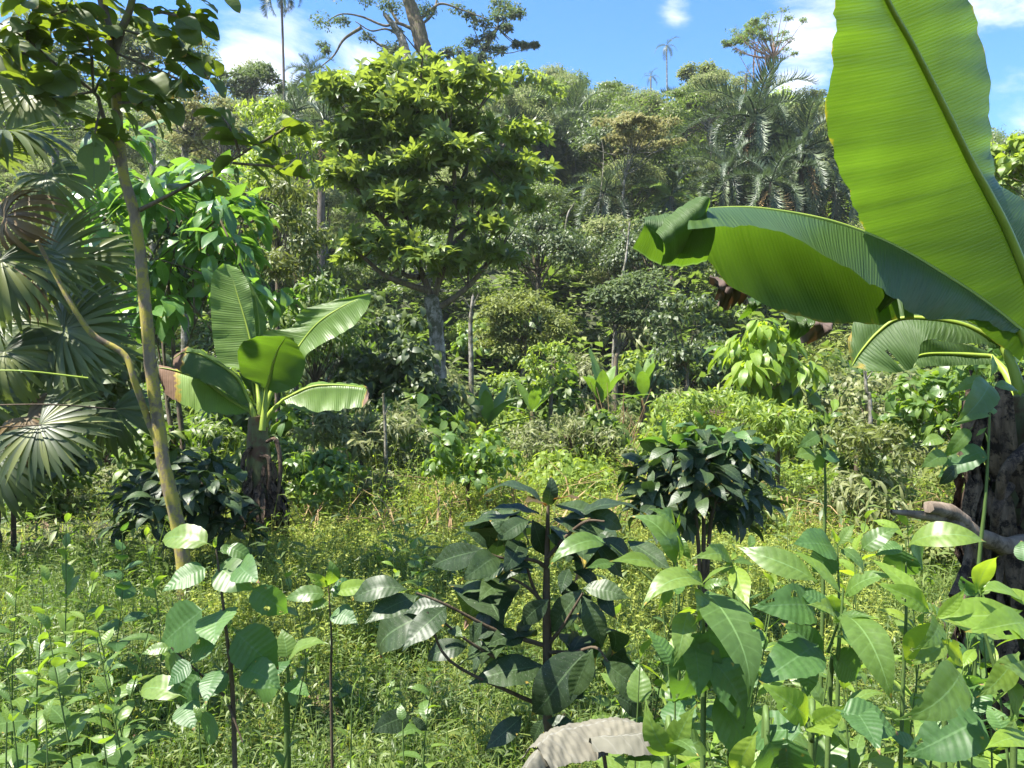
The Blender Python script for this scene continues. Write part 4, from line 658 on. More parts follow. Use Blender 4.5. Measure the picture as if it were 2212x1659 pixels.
flap([(1748, 690), (1775, 694), (1800, 690)], [(1725, 720), (1738, 745), (1752, 730)], 2.45, 'brown', 'withered olive strip below the arching leaf', 7, 1, n=8, wv=.02)
rowsC = [(2145, 730, 2160, 745, 2165, 755), (2060, 680, 2085, 705, 2110, 745), (1990, 650, 2010, 690, 2000, 735), (1925, 622, 1940, 690, 1985, 775), (1880, 640, 1895, 720, 1965, 800), (1850, 690, 1860, 760, 1925, 803), (1830, 730, 1842, 790, 1870, 802)]
YC = [(2.66, 2.66, 2.66), (2.70, 2.66, 2.62), (2.74, 2.68, 2.62), (2.78, 2.72, 2.64), (2.8, 2.74, 2.66), (2.8, 2.75, 2.68), (2.78, 2.76, 2.7)]
banana_leaf(BR, og, rowsC, YC, rib=.011, pet=[(2225, 940, 2.64), (2190, 800, 2.64)], n=44, nu=7, bulge=.08, ripple=.008, label='greyish upper side of a lower leaf with ragged end', sd=6, edge=.06, tears=[(.5, -1, .7, 1), (.7, 1, .6, 1)], dry=lambda t, c: np.where(t > .93, .4, 0.0))
rowsD = [(2130, 755, 2140, 770, 2150, 785), (2060, 740, 2065, 765, 2075, 790), (2000, 735, 2000, 765, 2015, 790), (1975, 745, 1968, 775, 1985, 795)]
banana_leaf(BR, og, rowsD, [(2.9, 2.9, 2.88)]*4, rib=.01, pet=[(2225, 950, 2.7), (2180, 820, 2.8)], n=20, nu=5, label='short green leaf stub behind the greyish leaf', sd=8)
# mid-distance banana plant on the left
YL = 7.4; bx = Q(566, 1150, YL)[0]; bg = gz(bx, YL); og = np.array([bx, YL, bg]); BL = thing('banana_plant', 'young banana plant left of centre with lit upright leaves and brown dead skirt', 'banana plant', og)
mb = MB(); mb.tube([[bx, YL, bg-.1], Q(566, 1080, YL), Q(558, 980, YL), Q(556, 900, YL)], [.15, .135, .115, .085], 16, 24, .03); part('stem', mb.mesh('banana_stem', MAT['bstem'], og), BL)
mb = MB(); rs = np.random.RandomState(18); strips(mb, rs, (bx, YL, bg+.38), 80, .12, .34, .46, .5, .04); strips(mb, rs, (bx, YL, bg+.5), 30, .125, .4, .38, .12, .04); part('dead_skirt', mb.mesh('dead_skirt', MAT['bdead'], og), BL, label='ragged skirt of dead brown leaves')
for s_, pts in enumerate([[(575, 955), (596, 950), (606, 1000), (603, 1050), (597, 1100)], [(545, 965), (528, 985), (522, 1030), (526, 1060)], [(560, 985), (580, 990), (583, 1030), (578, 1070)]]):
    m2 = MB(); m2.tube([Q(x, y, YL-.12) for x, y in pts], [.016, .024, .02, .014], 7, 16, .12); part('dead_stalk', m2.mesh('dead_stalk', MAT['bdead'], og), BL, label='arched brown dead leaf stalk')
yl = lambda *o: [(YL+a, YL+b, YL+c) for a, b, c in o]
tipdry = lambda t0, s=1.0: (lambda t, c: np.clip((t-t0)*4, 0, 1)*s+.25*np.clip(t-t0+.25, 0, 1)*abs(c))
dl = [([(530, 800, 556, 835, 575, 830), (477, 785, 549, 780, 553, 775), (462, 740, 541, 735, 553, 735), (456, 680, 528, 685, 549, 680), (455, 620, 513, 637, 541, 627), (462, 588, 500, 595, 525, 590), (480, 570, 489, 570, 495, 570)], yl(*[(.1+.02*i, .15+.02*i, .2+.02*i) for i in range(7)]), dict(pet=[(558, 920, YL), (560, 880, YL+.05)], matn='banana_far', label='tall upright bright leaf of the left banana'), {}),
 ([(556, 840, 566, 845, 575, 845), (553, 770, 560, 780, 572, 775), (545, 700, 560, 710, 576, 700), (540, 630, 553, 650, 572, 670), (530, 600, 540, 610, 556, 640)], yl(*[(.35, .35, .35)]*5), dict(pet=[(560, 920, YL), (563, 880, YL+.2)], matn='banana_far', label='narrow bluish leaf folded behind the upright one'), {}),
 ([(575, 745, 620, 790, 655, 790), (571, 718, 655, 735, 668, 760), (630, 706, 690, 695, 720, 730), (650, 672, 735, 665, 762, 705), (720, 650, 775, 645, 790, 672), (795, 634, 800, 636, 802, 640)], yl((.25, .2, .15), (.25, .2, .1), (.25, .15, .05), (.2, .1, 0), (.15, .05, 0), (0, 0, 0)), dict(pet=[(562, 920, YL), (585, 850, YL+.1)], matn='banana_far', label='bright leaf reaching up to the right'), {}),
 ([(560, 832, 576, 842, 596, 850), (522, 808, 584, 812, 640, 835), (514, 772, 590, 785, 659, 788), (517, 750, 600, 757, 652, 762), (535, 733, 610, 740, 642, 745), (570, 726, 618, 727, 634, 732)], yl((-.1, -.05, -.1), (-.2, -.12, -.15), (-.32, -.2, -.25), (-.4, -.27, -.32), (-.45, -.34, -.4), (-.5, -.42, -.45)), dict(pet=[(566, 930, YL-.1), (572, 880, YL-.08)], matn='banana', label='dark-green backlit leaf leaning toward the viewer', ribside=-1), dict(dry=tipdry(.93))),
 ([(608, 868, 612, 862, 622, 880), (665, 830, 668, 836, 672, 888), (710, 826, 712, 831, 715, 888), (755, 828, 757, 833, 750, 884), (785, 832, 788, 838, 780, 880), (796, 845, 798, 850, 795, 865)], yl(*[(.12, 0, -.10)]*6), dict(pet=[(566, 935, YL), (582, 895, YL)], matn='banana_far', label='low horizontal leaf to the right with brown-edged tip'), dict(dry=tipdry(.72, .9), edge=.05)),
 ([(545, 885, 540, 890, 520, 895), (505, 862, 502, 868, 490, 896), (440, 815, 438, 822, 440, 890), (395, 800, 393, 805, 395, 875), (362, 792, 360, 797, 360, 855), (344, 790, 343, 795, 346, 822)], yl(*[(.12, 0, -.12)]*6), dict(pet=[(556, 940, YL), (550, 905, YL)], matn='banana_far', label='low leaf to the left ending in withered brown and yellow'), dict(dry=tipdry(.55, 1.1), edge=.06)),
 ([(542, 865, 538, 869, 525, 875), (515, 812, 512, 818, 490, 848), (472, 778, 468, 785, 440, 825), (430, 755, 428, 765, 415, 815), (400, 752, 398, 762, 385, 800), (378, 768, 376, 775, 374, 790)], yl((.1, 0, -.1), (.12, -.05, -.2), (.1, -.1, -.3), (.05, -.15, -.35), (0, -.2, -.35), (-.1, -.2, -.3)), dict(pet=[(555, 930, YL-.04), (548, 895, YL-.05)], matn='banana', label='left leaf with pinkish-brown curled tip'), dict(dry=tipdry(.68, 1.2), edge=.04)),
 ([(548, 860, 552, 868, 558, 870), (520, 815, 545, 825, 560, 840), (515, 805, 548, 812, 566, 825)], yl(*[(.25, .25, .25)]*3), dict(matn='banana', label='small dark leaf behind the stalks'), {})]
for i, (rows, Ys, kw, k2) in enumerate(dl): banana_leaf(BL, og, rows, Ys, rib=.016, n=36, nu=6, bulge=.04, ripple=.01, sd=20+i, **kw, **k2)
# smaller bananas far back
def small_banana(x22, y22, Yd, k, L, label, sd, spread=.5, matn='banana_far', name='banana_plant'):
    rs = np.random.RandomState(sd); c = Q(x22, y22, Yd); g = gz(c[0], Yd); h = max(.3, c[2]-g); o = thing(name, label, 'banana plant', (c[0], Yd, g)); mb = MB(); mb.tube([[0, 0, -.1], [0, 0, h]], [.12, .07], 9, 8, .04); part('stem', mb.mesh('small_banana_stem', MAT['bstem']), o)
    for i in range(k):
        a = i*2.4+rs.uniform(-.3, .3); el = rs.uniform(.75, 1.45) if i % 4 else .3; t = leaf(L*.8*rs.uniform(.75, 1.1), L*.2, 12, 5, a=.75, b=.6, fold=.35, droop=rs.uniform(.1, .7), wave=.03, pet=.14, seed=i); mb = MB(); mb.add(*t[:2], None, t[2]); d = (math.cos(a)*math.cos(el), math.sin(a)*math.cos(el), math.sin(el))
        part('leaf', mb.mesh('small_banana_blade', MAT[matn]), o, M4((0, 0, h*.95), d, (-math.cos(a)*math.sin(el), -math.sin(a)*math.sin(el), math.cos(el)+.01), 1))
small_banana(1052, 925, 17, 10, 1.6, 'small bright upright banana plant in the middle of the clearing', 1)
small_banana(1150, 890, 19, 6, 1.6, 'pale low-leaning banana plant right of the small upright one', 2)
small_banana(1300, 870, 20, 8, 1.9, 'ragged banana clump with pale leaves behind the dry stalks', 3)
small_banana(1390, 860, 21, 7, 1.8, 'second banana clump right of the dry stalks', 4)
# dry stalk bush in the middle
c = Q(1330, 920, 12); g = gz(c[0], 12); o = thing('dry_bush', 'leafless bush of tan dry stalks right of the small bananas', 'bush', (c[0], 12, g)); rs = np.random.RandomState(5)
for i in range(22):
    a = rs.uniform(-1, 1); mb = MB(); e = np.array([a*.6, rs.uniform(-.3, .3), rs.uniform(.9, 1.75)]); mb.tube([[a*.06, 0, 0], e*.5+[rs.uniform(-.05, .05), 0, .02], e], [.014, .009, .004], 5, 8, .1); mb.tube([e*.6, e*.6+[rs.uniform(-.2, .2), .1, .3]], [.006, .003], 4, 4); part('stalk', mb.mesh('dry_stalk', MAT['straw']), o)
# ------------------------------------------------------------------ single leaves placed one by one
def unit(n=10, W_=.42, m=5, **kw):
    V, Fq, U = leaf(1, W_, n, m, **kw); tip = V[(n)*m+m//2] if not kw.get('bite') else V[-(m//2+1)]; a = -math.atan2(tip[2], tip[1]); c, s = math.cos(a), math.sin(a); V = V.copy(); y, z = V[:, 1].copy(), V[:, 2].copy(); V[:, 1] = c*y-s*z; V[:, 2] = s*y+c*z; V /= max(np.hypot(tip[1], tip[2]), .3); return V, Fq, U
def umesh(name, mat, **kw):
    """unit-length leaf with its own twist, curl and worn, browned spots"""
    rs = np.random.RandomState(abs(hash_(name))+kw.get('seed', 0)); mb = MB(); t = unit(curl=rs.uniform(-.06, .06), **kw); V = t[0].copy(); tw = rs.uniform(-.5, .5)*V[:, 1]; c, s = np.cos(tw), np.sin(tw); x, z = V[:, 0].copy(), V[:, 2].copy(); V[:, 0] = c*x+s*z; V[:, 2] = -s*x+c*z
    dry = np.zeros(len(V))
    if rs.rand() < .35: q = V[rs.randint(len(V))]; dry = np.maximum(dry, .56*np.exp(-np.sum((V-q)**2, 1)/rs.uniform(.0006, .002)))
    if rs.rand() < .4: dry = np.maximum(dry, .62*np.clip((V[:, 1]-.9)/.06, 0, 1))
    mb.add(V, t[1], None, t[2]*[1, .25], 0, dry); return mb.mesh(name, MAT[mat])
def hash_(s): return sum(ord(ch)*(i+1) for i, ch in enumerate(s)) % 9973
UM = {}
for mt_, nm in [('coffee', 'coffee_leaf'), ('bronze', 'young_coffee_leaf')]:
    UM[nm] = [umesh(nm, mt_, n=16, W_=.40, a=.85, b=.95, fold=.25, droop=d*1.3, wave=.035, pet=.03, seed=i, m=7) for i, d in enumerate([.5, .9, .3, 1.2])]
UM['lance_leaf'] = [umesh('lance_leaf', 'lance', n=14, W_=w, a=a, b=1.15, fold=.3, droop=d, wave=.015, pet=.04, seed=i, m=7, bite=b) for i, (d, w, a, b) in enumerate([(.7, .31, .8, 0), (1.5, .33, .75, 0), (.4, .27, .85, 2), (1.2, .35, .7, 3)])]
UM['lime_leaf'] = [umesh('lime_leaf', 'lime', n=14, W_=w, a=.85, b=1.1, fold=.3, droop=d, wave=.02, pet=.05, seed=i+4, m=7, bite=b) for i, (d, w, b) in enumerate([(.4, .33, 0), (.9, .36, 2), (.2, .30, 3)])]
UM['broad_leaf'] = [umesh('broad_leaf', 'broad', n=20, W_=w, a=.62, b=.85, fold=.2, droop=d, wave=.02, pet=.10, serr=.06, seed=i+8, m=7, bite=b) for i, (d, w, b) in enumerate([(.5, .62, 0), (1.0, .66, 2), (.7, .56, 0)])]
UM['broad_lit'] = [umesh('broad_leaf_lit', 'lance', n=20, W_=w, a=.62, b=.85, fold=.2, droop=d, wave=.02, pet=.10, serr=.05, seed=i+8, m=7) for i, (d, w) in enumerate([(.5, .56), (1.0, .5)])]  # lit variant: same broad leaf in a lighter green material
UM['thin_leaf'] = [umesh('thin_tree_leaf', 'thin', n=16, W_=w, a=.80, b=.62, fold=.22, droop=d, wave=.02, pet=.05, seed=i+12, m=7, bite=b) for i, (d, w, b) in enumerate([(.5, .60, 3), (.9, .66, 0), (.3, .58, 5), (1.1, .62, 2)])]
UM['glossy_leaf'] = [umesh('glossy_leaf', 'cacao', n=7, W_=w, m=5, a=.9, b=.9, fold=.3, droop=d, wave=.02, pet=.04, seed=i) for i, (d, w) in enumerate([(.6, .34), (1.0, .38), (.3, .32)])]
UM['glossy_lit'] = [umesh('glossy_leaf_lit', 'lime', n=7, W_=w, m=5, a=.9, b=.9, fold=.3, droop=d, wave=.02, pet=.04, seed=i) for i, (d, w) in enumerate([(.6, .30), (1.0, .34)])]  # sunlit look put into the colour: glossy leaf in the bright lime material
UM['coffee_small'] = [umesh('coffee_leaf', 'coffee', n=6, W_=.42, m=5, a=.85, b=.9, fold=.25, droop=d, wave=.03, pet=.03, seed=i) for i, d in enumerate([.5, .9, 1.2])]
UM['coffee_young'] = [umesh('young_coffee_leaf', 'broad', n=6, W_=.42, m=5, a=.85, b=.9, fold=.25, droop=d, wave=.03, pet=.03, seed=i) for i, d in enumerate([.5, .9])]  # young top leaves of the coffee bush, in a fresher green
def LF(root, og, b, t, Yb, Yt, kind, w=1.0, nv=(0, -.45, .9), label=None, name='leaf'):
    p0, p1 = Q(b[0], b[1], Yb), Q(t[0], t[1], Yt); L = np.linalg.norm(p1-p0); d = (p1-p0)/L; k = R.randint(len(UM[kind])); M = M4(p0, d, np.array(nv)+R.normal(size=3)*.12, L, og)
    if w != 1.0: M = M @ Matrix.Diagonal((w, 1, 1, 1))
    return part(name, UM[kind][k], root, M, label=label)
def zc(z, ox, oy): return (ox+z[0]*.3361, oy+z[1]*.3361)
def root_at(name, label, cat, x22, y22, Yd, group=None):
    c = Q(x22, y22, Yd); g = gz(c[0], Yd); og = np.array([c[0], Yd, g]); return thing(name, label, cat, og, group), og
def stemmesh(nm, og, paths, mat, wob=.06):
    mb = MB()
    for P, r in paths: mb.tube(P, r, 7, max(6, len(P)*4), wob)
    return mb.mesh(nm, MAT[mat], og)
# ------------------------------------------------------------------ coffee plant in the foreground
o, og = root_at('coffee_plant', 'dark glossy coffee plant in the foreground centre with bronze top leaves', 'coffee plant', 1182, 1500, 1.9)
Zc = lambda x, y, Yd: Q(*zc((x, y), 734.6, 1106), Yd)
part('stem', stemmesh('coffee_stem', og, [([[og[0], 1.9, og[2]-.05], Q(1182, 1430, 1.9), Q(1180, 1300, 1.9), Q(1182, 1180, 1.9), Q(1184, 1090, 1.9)], [.013, .012, .008, .004])], 'twig'), o)
for P in [[Zc(1320, 860, 1.9), Zc(1000, 760, 1.85), Zc(690, 600, 1.8), Zc(490, 520, 1.78)], [Zc(1290, 1080, 1.9), Zc(900, 880, 1.82), Zc(640, 690, 1.76)], [Zc(1330, 360, 1.9), Zc(1240, 310, 1.86), Zc(1020, 290, 1.82), Zc(920, 240, 1.8)], [Zc(1320, 650, 1.9), Zc(1230, 450, 1.88), Zc(1190, 300, 1.86)], [Zc(1320, 600, 1.9), Zc(1200, 480, 1.86), Zc(1040, 400, 1.84)], [Zc(1340, 850, 1.9), Zc(1440, 720, 1.86), Zc(1560, 520, 1.82)], [Zc(1330, 900, 1.9), Zc(1500, 900, 1.85), Zc(1640, 870, 1.8), Zc(1720, 960, 1.78)], [Zc(1310, 1250, 1.9), Zc(1100, 1160, 1.82), Zc(700, 950, 1.75), Zc(560, 640, 1.74)], [Zc(1330, 300, 1.9), Zc(1450, 160, 1.86), Zc(1580, 60, 1.82), Zc(1700, 60, 1.8)]]:
    part('branch', stemmesh('coffee_branch', og, [(P, [.006, .004, .0025])], 'twig', .12), o)
CF = [((430, 500), (75, 590)), ((500, 540), (165, 735)), ((685, 610), (390, 890)), ((690, 600), (400, 660)), ((930, 240), (585, 375)), ((1020, 300), (775, 465)), ((1215, 275), (1030, 470)), ((950, 235), (800, 130)), ((1215, 60), (1005, 195)), ((1235, 50), (1330, 275)), ((1060, 30), (820, 120)), ((1550, 500), (1350, 770)), ((1470, 365), (1430, 530)), ((1560, 540), (1680, 870)), ((1620, 880), (1495, 1235)), ((1600, 890), (1255, 1330)), ((1340, 560), (1175, 745)), ((1560, 490), (1860, 565)), ((1300, 990), (825, 1095)), ((610, 620), (265, 920)), ((1690, 950), (1975, 1185)), ((1170, 1310), (925, 1525)), ((1600, 30), (1430, 40)), ((1700, 60), (1540, 190)), ((1570, 10), (1810, 120)), ((1690, 170), (1850, 300)), ((1850, 190), (2150, 370)), ((1640, 190), (1830, 420)), ((820, 850), (560, 960)), ((1000, 780), (900, 1000)), ((1300, 1330), (1240, 1480)), ((1330, 1340), (1530, 1360)), ((450, 1310), (200, 1440)), ((460, 1320), (570, 1400)), ((1180, 120), (980, 30)), ((1100, 180), (950, 60)), ((1330, 150), (1480, 250)), ((1760, 1180), (1940, 1320)), ((1180, 800), (960, 870)), ((1200, 210), (1100, 60)), ((700, 740), (800, 800))]
for i, (b, t) in enumerate(CF):
    Yb = 1.82+R.uniform(-.06, .08); dy = R.uniform(-.10, .06); dn = t[1]-b[1]
    LF(o, og, zc(b, 734.6, 1106), zc(t, 734.6, 1106), Yb, Yb+dy, 'coffee_leaf', R.uniform(.95, 1.2), (R.uniform(-.35, .35), -1.0 if dn > 120 else -.7, .7))
for i in range(40):
    q = R.rand(); sx = R.choice([-1, 1]); y0 = 1120+q*330; x0 = 1182+sx*R.uniform(20, 150)*(.6+q*.5); L_ = R.uniform(48, 92); an = R.uniform(.15, 1.3); LF(o, og, (x0, y0), (x0+sx*L_*math.cos(an), y0+L_*math.sin(an)), 1.9+R.uniform(-.12, .25), 1.9+R.uniform(-.15, .3), 'coffee_leaf', R.uniform(.9, 1.2), (R.uniform(-.4, .4), R.uniform(-.9, .1), .8))
for b, t, k in [((1175, 1095), (1035, 1082), 'coffee_leaf'), ((1165, 1110), (1045, 1108), 'coffee_leaf'), ((1200, 1092), (1330, 1122), 'coffee_leaf'), ((1190, 1088), (1255, 1080), 'young_coffee_leaf'), ((1184, 1092), (1190, 1025), 'coffee_leaf'), ((1178, 1095), (1130, 1085), 'young_coffee_leaf'), ((1240, 1120), (1400, 1118), 'coffee_leaf'), ((1160, 1130), (1000, 1140), 'coffee_leaf'), ((1195, 1120), (1300, 1160), 'coffee_leaf')]:
    LF(o, og, b, t, 1.88, 1.84+R.uniform(-.08, .1), k, 1.0, (0, -.9, .4) if t[1] < 1030 else (0, -.3, 1))
# ------------------------------------------------------------------ lanceolate shrubs, right foreground
Zr = lambda z: zc(z, 1469, 1106); GR = 'lance-leaved shrubs in the right foreground'
def lance_plant(label, apex, Yd, base22, lst, branch=(), name='leafy_shrub', kind0='lance_leaf', r=.0036, mat='stemg', conv=Zr, group=GR):
    c = Q(base22[0], base22[1], Yd); g = gz(c[0], Yd+.05); og = np.array([c[0], Yd+.05, g]); o = thing(name, label, 'shrub', og, group); ap = conv(apex)
    paths = [([[c[0], Yd+.05, g-.03], Q(*base22, Yd+.03), Q((ap[0]+base22[0])/2+4, (ap[1]+base22[1])/2, Yd), Q(ap[0], ap[1]-4, Yd)], [r*1.6, r*1.2, r*.5])]+[([Q(*conv(a), Yd+.02), Q(*conv(b), Yd)], [r*.8, r*.4]) for a, b in branch]
    part('stem', stemmesh('shrub_stem', og, paths, mat), o)
    for it in lst:
        b, t = it[0], it[1]; k = it[2] if len(it) > 2 else kind0; w = it[3] if len(it) > 3 else 1.0; b, t = conv(b), conv(t); dx, dn = t[0]-b[0], t[1]-b[1]; L = math.hypot(dx, dn)
        dy = it[4] if len(it) > 4 else R.uniform(-.10, .08); LF(o, og, b, t, Yd+R.uniform(-.02, .02), Yd+dy, k, w*R.uniform(.92, 1.08), (R.uniform(-.35, .35), -1.0 if dn > .5*L else -.75, .45 if dn > .5*L else .8))
    return o
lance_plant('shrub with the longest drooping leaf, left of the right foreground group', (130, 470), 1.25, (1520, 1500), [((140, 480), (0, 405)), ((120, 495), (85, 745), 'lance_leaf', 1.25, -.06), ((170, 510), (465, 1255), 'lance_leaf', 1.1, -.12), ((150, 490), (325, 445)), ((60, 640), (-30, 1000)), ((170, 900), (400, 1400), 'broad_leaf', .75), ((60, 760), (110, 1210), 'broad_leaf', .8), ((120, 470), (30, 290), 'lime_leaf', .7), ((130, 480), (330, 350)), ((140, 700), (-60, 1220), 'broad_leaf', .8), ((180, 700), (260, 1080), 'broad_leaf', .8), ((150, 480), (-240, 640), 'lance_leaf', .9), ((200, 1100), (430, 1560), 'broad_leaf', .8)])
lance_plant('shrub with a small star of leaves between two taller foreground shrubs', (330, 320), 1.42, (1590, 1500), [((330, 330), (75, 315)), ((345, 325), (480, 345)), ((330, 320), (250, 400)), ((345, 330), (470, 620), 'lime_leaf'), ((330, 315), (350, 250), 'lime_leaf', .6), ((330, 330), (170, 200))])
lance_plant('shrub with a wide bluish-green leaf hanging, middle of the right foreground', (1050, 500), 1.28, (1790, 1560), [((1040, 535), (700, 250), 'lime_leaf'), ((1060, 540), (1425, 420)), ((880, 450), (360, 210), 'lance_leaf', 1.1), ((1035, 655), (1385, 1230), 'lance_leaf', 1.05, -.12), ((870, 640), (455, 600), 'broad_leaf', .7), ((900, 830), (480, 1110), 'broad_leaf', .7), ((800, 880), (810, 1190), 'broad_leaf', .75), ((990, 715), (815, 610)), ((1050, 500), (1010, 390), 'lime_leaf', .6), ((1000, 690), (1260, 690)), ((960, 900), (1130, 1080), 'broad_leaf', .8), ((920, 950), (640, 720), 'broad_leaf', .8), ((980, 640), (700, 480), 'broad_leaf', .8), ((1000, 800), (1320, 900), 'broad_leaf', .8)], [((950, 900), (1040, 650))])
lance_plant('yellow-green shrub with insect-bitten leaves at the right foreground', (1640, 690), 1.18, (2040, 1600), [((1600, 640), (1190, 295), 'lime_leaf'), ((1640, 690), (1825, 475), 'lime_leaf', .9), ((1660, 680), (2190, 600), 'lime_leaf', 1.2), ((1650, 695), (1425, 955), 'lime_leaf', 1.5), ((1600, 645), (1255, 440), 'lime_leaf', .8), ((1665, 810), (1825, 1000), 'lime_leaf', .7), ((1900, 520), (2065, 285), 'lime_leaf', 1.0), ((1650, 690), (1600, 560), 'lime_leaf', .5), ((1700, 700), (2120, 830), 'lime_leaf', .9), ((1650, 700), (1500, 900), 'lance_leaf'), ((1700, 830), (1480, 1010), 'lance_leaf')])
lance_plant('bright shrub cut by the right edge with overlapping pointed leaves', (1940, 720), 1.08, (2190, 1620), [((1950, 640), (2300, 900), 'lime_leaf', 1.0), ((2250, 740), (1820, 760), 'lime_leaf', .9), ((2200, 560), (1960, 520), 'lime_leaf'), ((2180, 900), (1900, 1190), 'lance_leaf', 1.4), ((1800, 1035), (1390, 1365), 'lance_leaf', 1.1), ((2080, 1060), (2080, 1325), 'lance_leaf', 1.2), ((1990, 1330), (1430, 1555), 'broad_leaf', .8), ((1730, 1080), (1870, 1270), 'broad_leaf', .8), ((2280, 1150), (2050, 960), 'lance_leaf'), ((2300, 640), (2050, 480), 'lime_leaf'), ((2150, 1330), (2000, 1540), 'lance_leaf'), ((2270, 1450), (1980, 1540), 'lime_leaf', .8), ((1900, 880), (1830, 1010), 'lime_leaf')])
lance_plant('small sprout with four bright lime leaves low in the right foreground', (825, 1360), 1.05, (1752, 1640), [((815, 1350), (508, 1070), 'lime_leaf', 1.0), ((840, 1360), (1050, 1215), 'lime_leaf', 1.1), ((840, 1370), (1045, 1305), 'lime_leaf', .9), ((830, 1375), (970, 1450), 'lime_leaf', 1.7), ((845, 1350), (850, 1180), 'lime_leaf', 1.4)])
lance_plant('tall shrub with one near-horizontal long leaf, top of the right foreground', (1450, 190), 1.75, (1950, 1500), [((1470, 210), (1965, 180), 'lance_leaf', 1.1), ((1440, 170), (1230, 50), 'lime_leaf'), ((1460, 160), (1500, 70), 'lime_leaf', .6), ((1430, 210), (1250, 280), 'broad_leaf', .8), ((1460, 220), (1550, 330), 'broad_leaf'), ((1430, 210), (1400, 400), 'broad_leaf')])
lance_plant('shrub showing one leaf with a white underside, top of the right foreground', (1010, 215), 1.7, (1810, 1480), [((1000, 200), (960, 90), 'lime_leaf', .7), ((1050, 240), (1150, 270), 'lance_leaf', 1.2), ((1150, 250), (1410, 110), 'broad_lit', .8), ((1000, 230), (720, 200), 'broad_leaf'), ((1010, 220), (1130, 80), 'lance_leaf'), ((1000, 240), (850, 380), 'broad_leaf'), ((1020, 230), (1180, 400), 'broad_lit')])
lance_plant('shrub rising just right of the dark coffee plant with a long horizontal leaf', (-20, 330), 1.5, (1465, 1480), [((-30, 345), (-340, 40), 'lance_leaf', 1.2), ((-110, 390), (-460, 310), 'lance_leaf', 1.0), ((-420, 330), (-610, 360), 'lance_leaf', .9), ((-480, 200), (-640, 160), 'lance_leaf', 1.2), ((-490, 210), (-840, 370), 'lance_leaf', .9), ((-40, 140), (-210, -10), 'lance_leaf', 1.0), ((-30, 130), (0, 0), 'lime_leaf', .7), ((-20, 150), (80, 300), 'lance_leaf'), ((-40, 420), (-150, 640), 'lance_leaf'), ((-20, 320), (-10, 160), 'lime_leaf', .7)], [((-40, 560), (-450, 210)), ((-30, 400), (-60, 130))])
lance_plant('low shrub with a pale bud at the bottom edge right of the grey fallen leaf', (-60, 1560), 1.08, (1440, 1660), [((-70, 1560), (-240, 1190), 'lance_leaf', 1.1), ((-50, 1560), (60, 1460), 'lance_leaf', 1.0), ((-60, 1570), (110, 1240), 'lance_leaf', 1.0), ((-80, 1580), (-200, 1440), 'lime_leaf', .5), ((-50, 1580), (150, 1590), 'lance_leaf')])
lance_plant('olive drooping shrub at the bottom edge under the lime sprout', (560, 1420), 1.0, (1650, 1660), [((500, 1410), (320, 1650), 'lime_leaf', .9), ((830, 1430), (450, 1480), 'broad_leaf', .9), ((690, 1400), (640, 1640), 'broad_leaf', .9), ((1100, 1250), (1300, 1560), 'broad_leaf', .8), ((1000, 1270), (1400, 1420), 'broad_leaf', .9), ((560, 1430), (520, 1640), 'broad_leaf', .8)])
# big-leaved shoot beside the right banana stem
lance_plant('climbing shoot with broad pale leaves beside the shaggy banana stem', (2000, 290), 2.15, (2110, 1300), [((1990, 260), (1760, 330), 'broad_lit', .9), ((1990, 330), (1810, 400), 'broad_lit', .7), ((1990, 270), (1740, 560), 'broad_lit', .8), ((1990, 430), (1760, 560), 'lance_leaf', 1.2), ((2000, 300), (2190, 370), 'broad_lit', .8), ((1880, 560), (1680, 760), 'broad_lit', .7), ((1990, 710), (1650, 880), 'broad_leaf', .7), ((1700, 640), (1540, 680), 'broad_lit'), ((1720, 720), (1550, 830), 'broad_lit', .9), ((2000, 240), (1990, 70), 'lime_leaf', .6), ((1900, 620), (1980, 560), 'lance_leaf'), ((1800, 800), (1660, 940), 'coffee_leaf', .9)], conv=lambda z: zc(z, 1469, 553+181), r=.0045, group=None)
lance_plant('sapling with pointed pale leaves in the clearing right of the dark coffee bush', (920, 590), 3.2, (1780, 1180), [((930, 540), (860, 430), 'lance_leaf', 1.1), ((900, 610), (750, 690), 'broad_lit'), ((900, 620), (1010, 680), 'broad_lit', .9), ((880, 720), (900, 860), 'broad_lit', 1.0), ((960, 500), (1050, 480), 'lance_leaf'), ((870, 730), (740, 760), 'broad_lit'), ((890, 740), (1030, 780), 'broad_leaf'), ((980, 470), (1000, 380), 'lime_leaf')], conv=lambda z: zc(z, 1469, 553+181), r=.006, group=None)
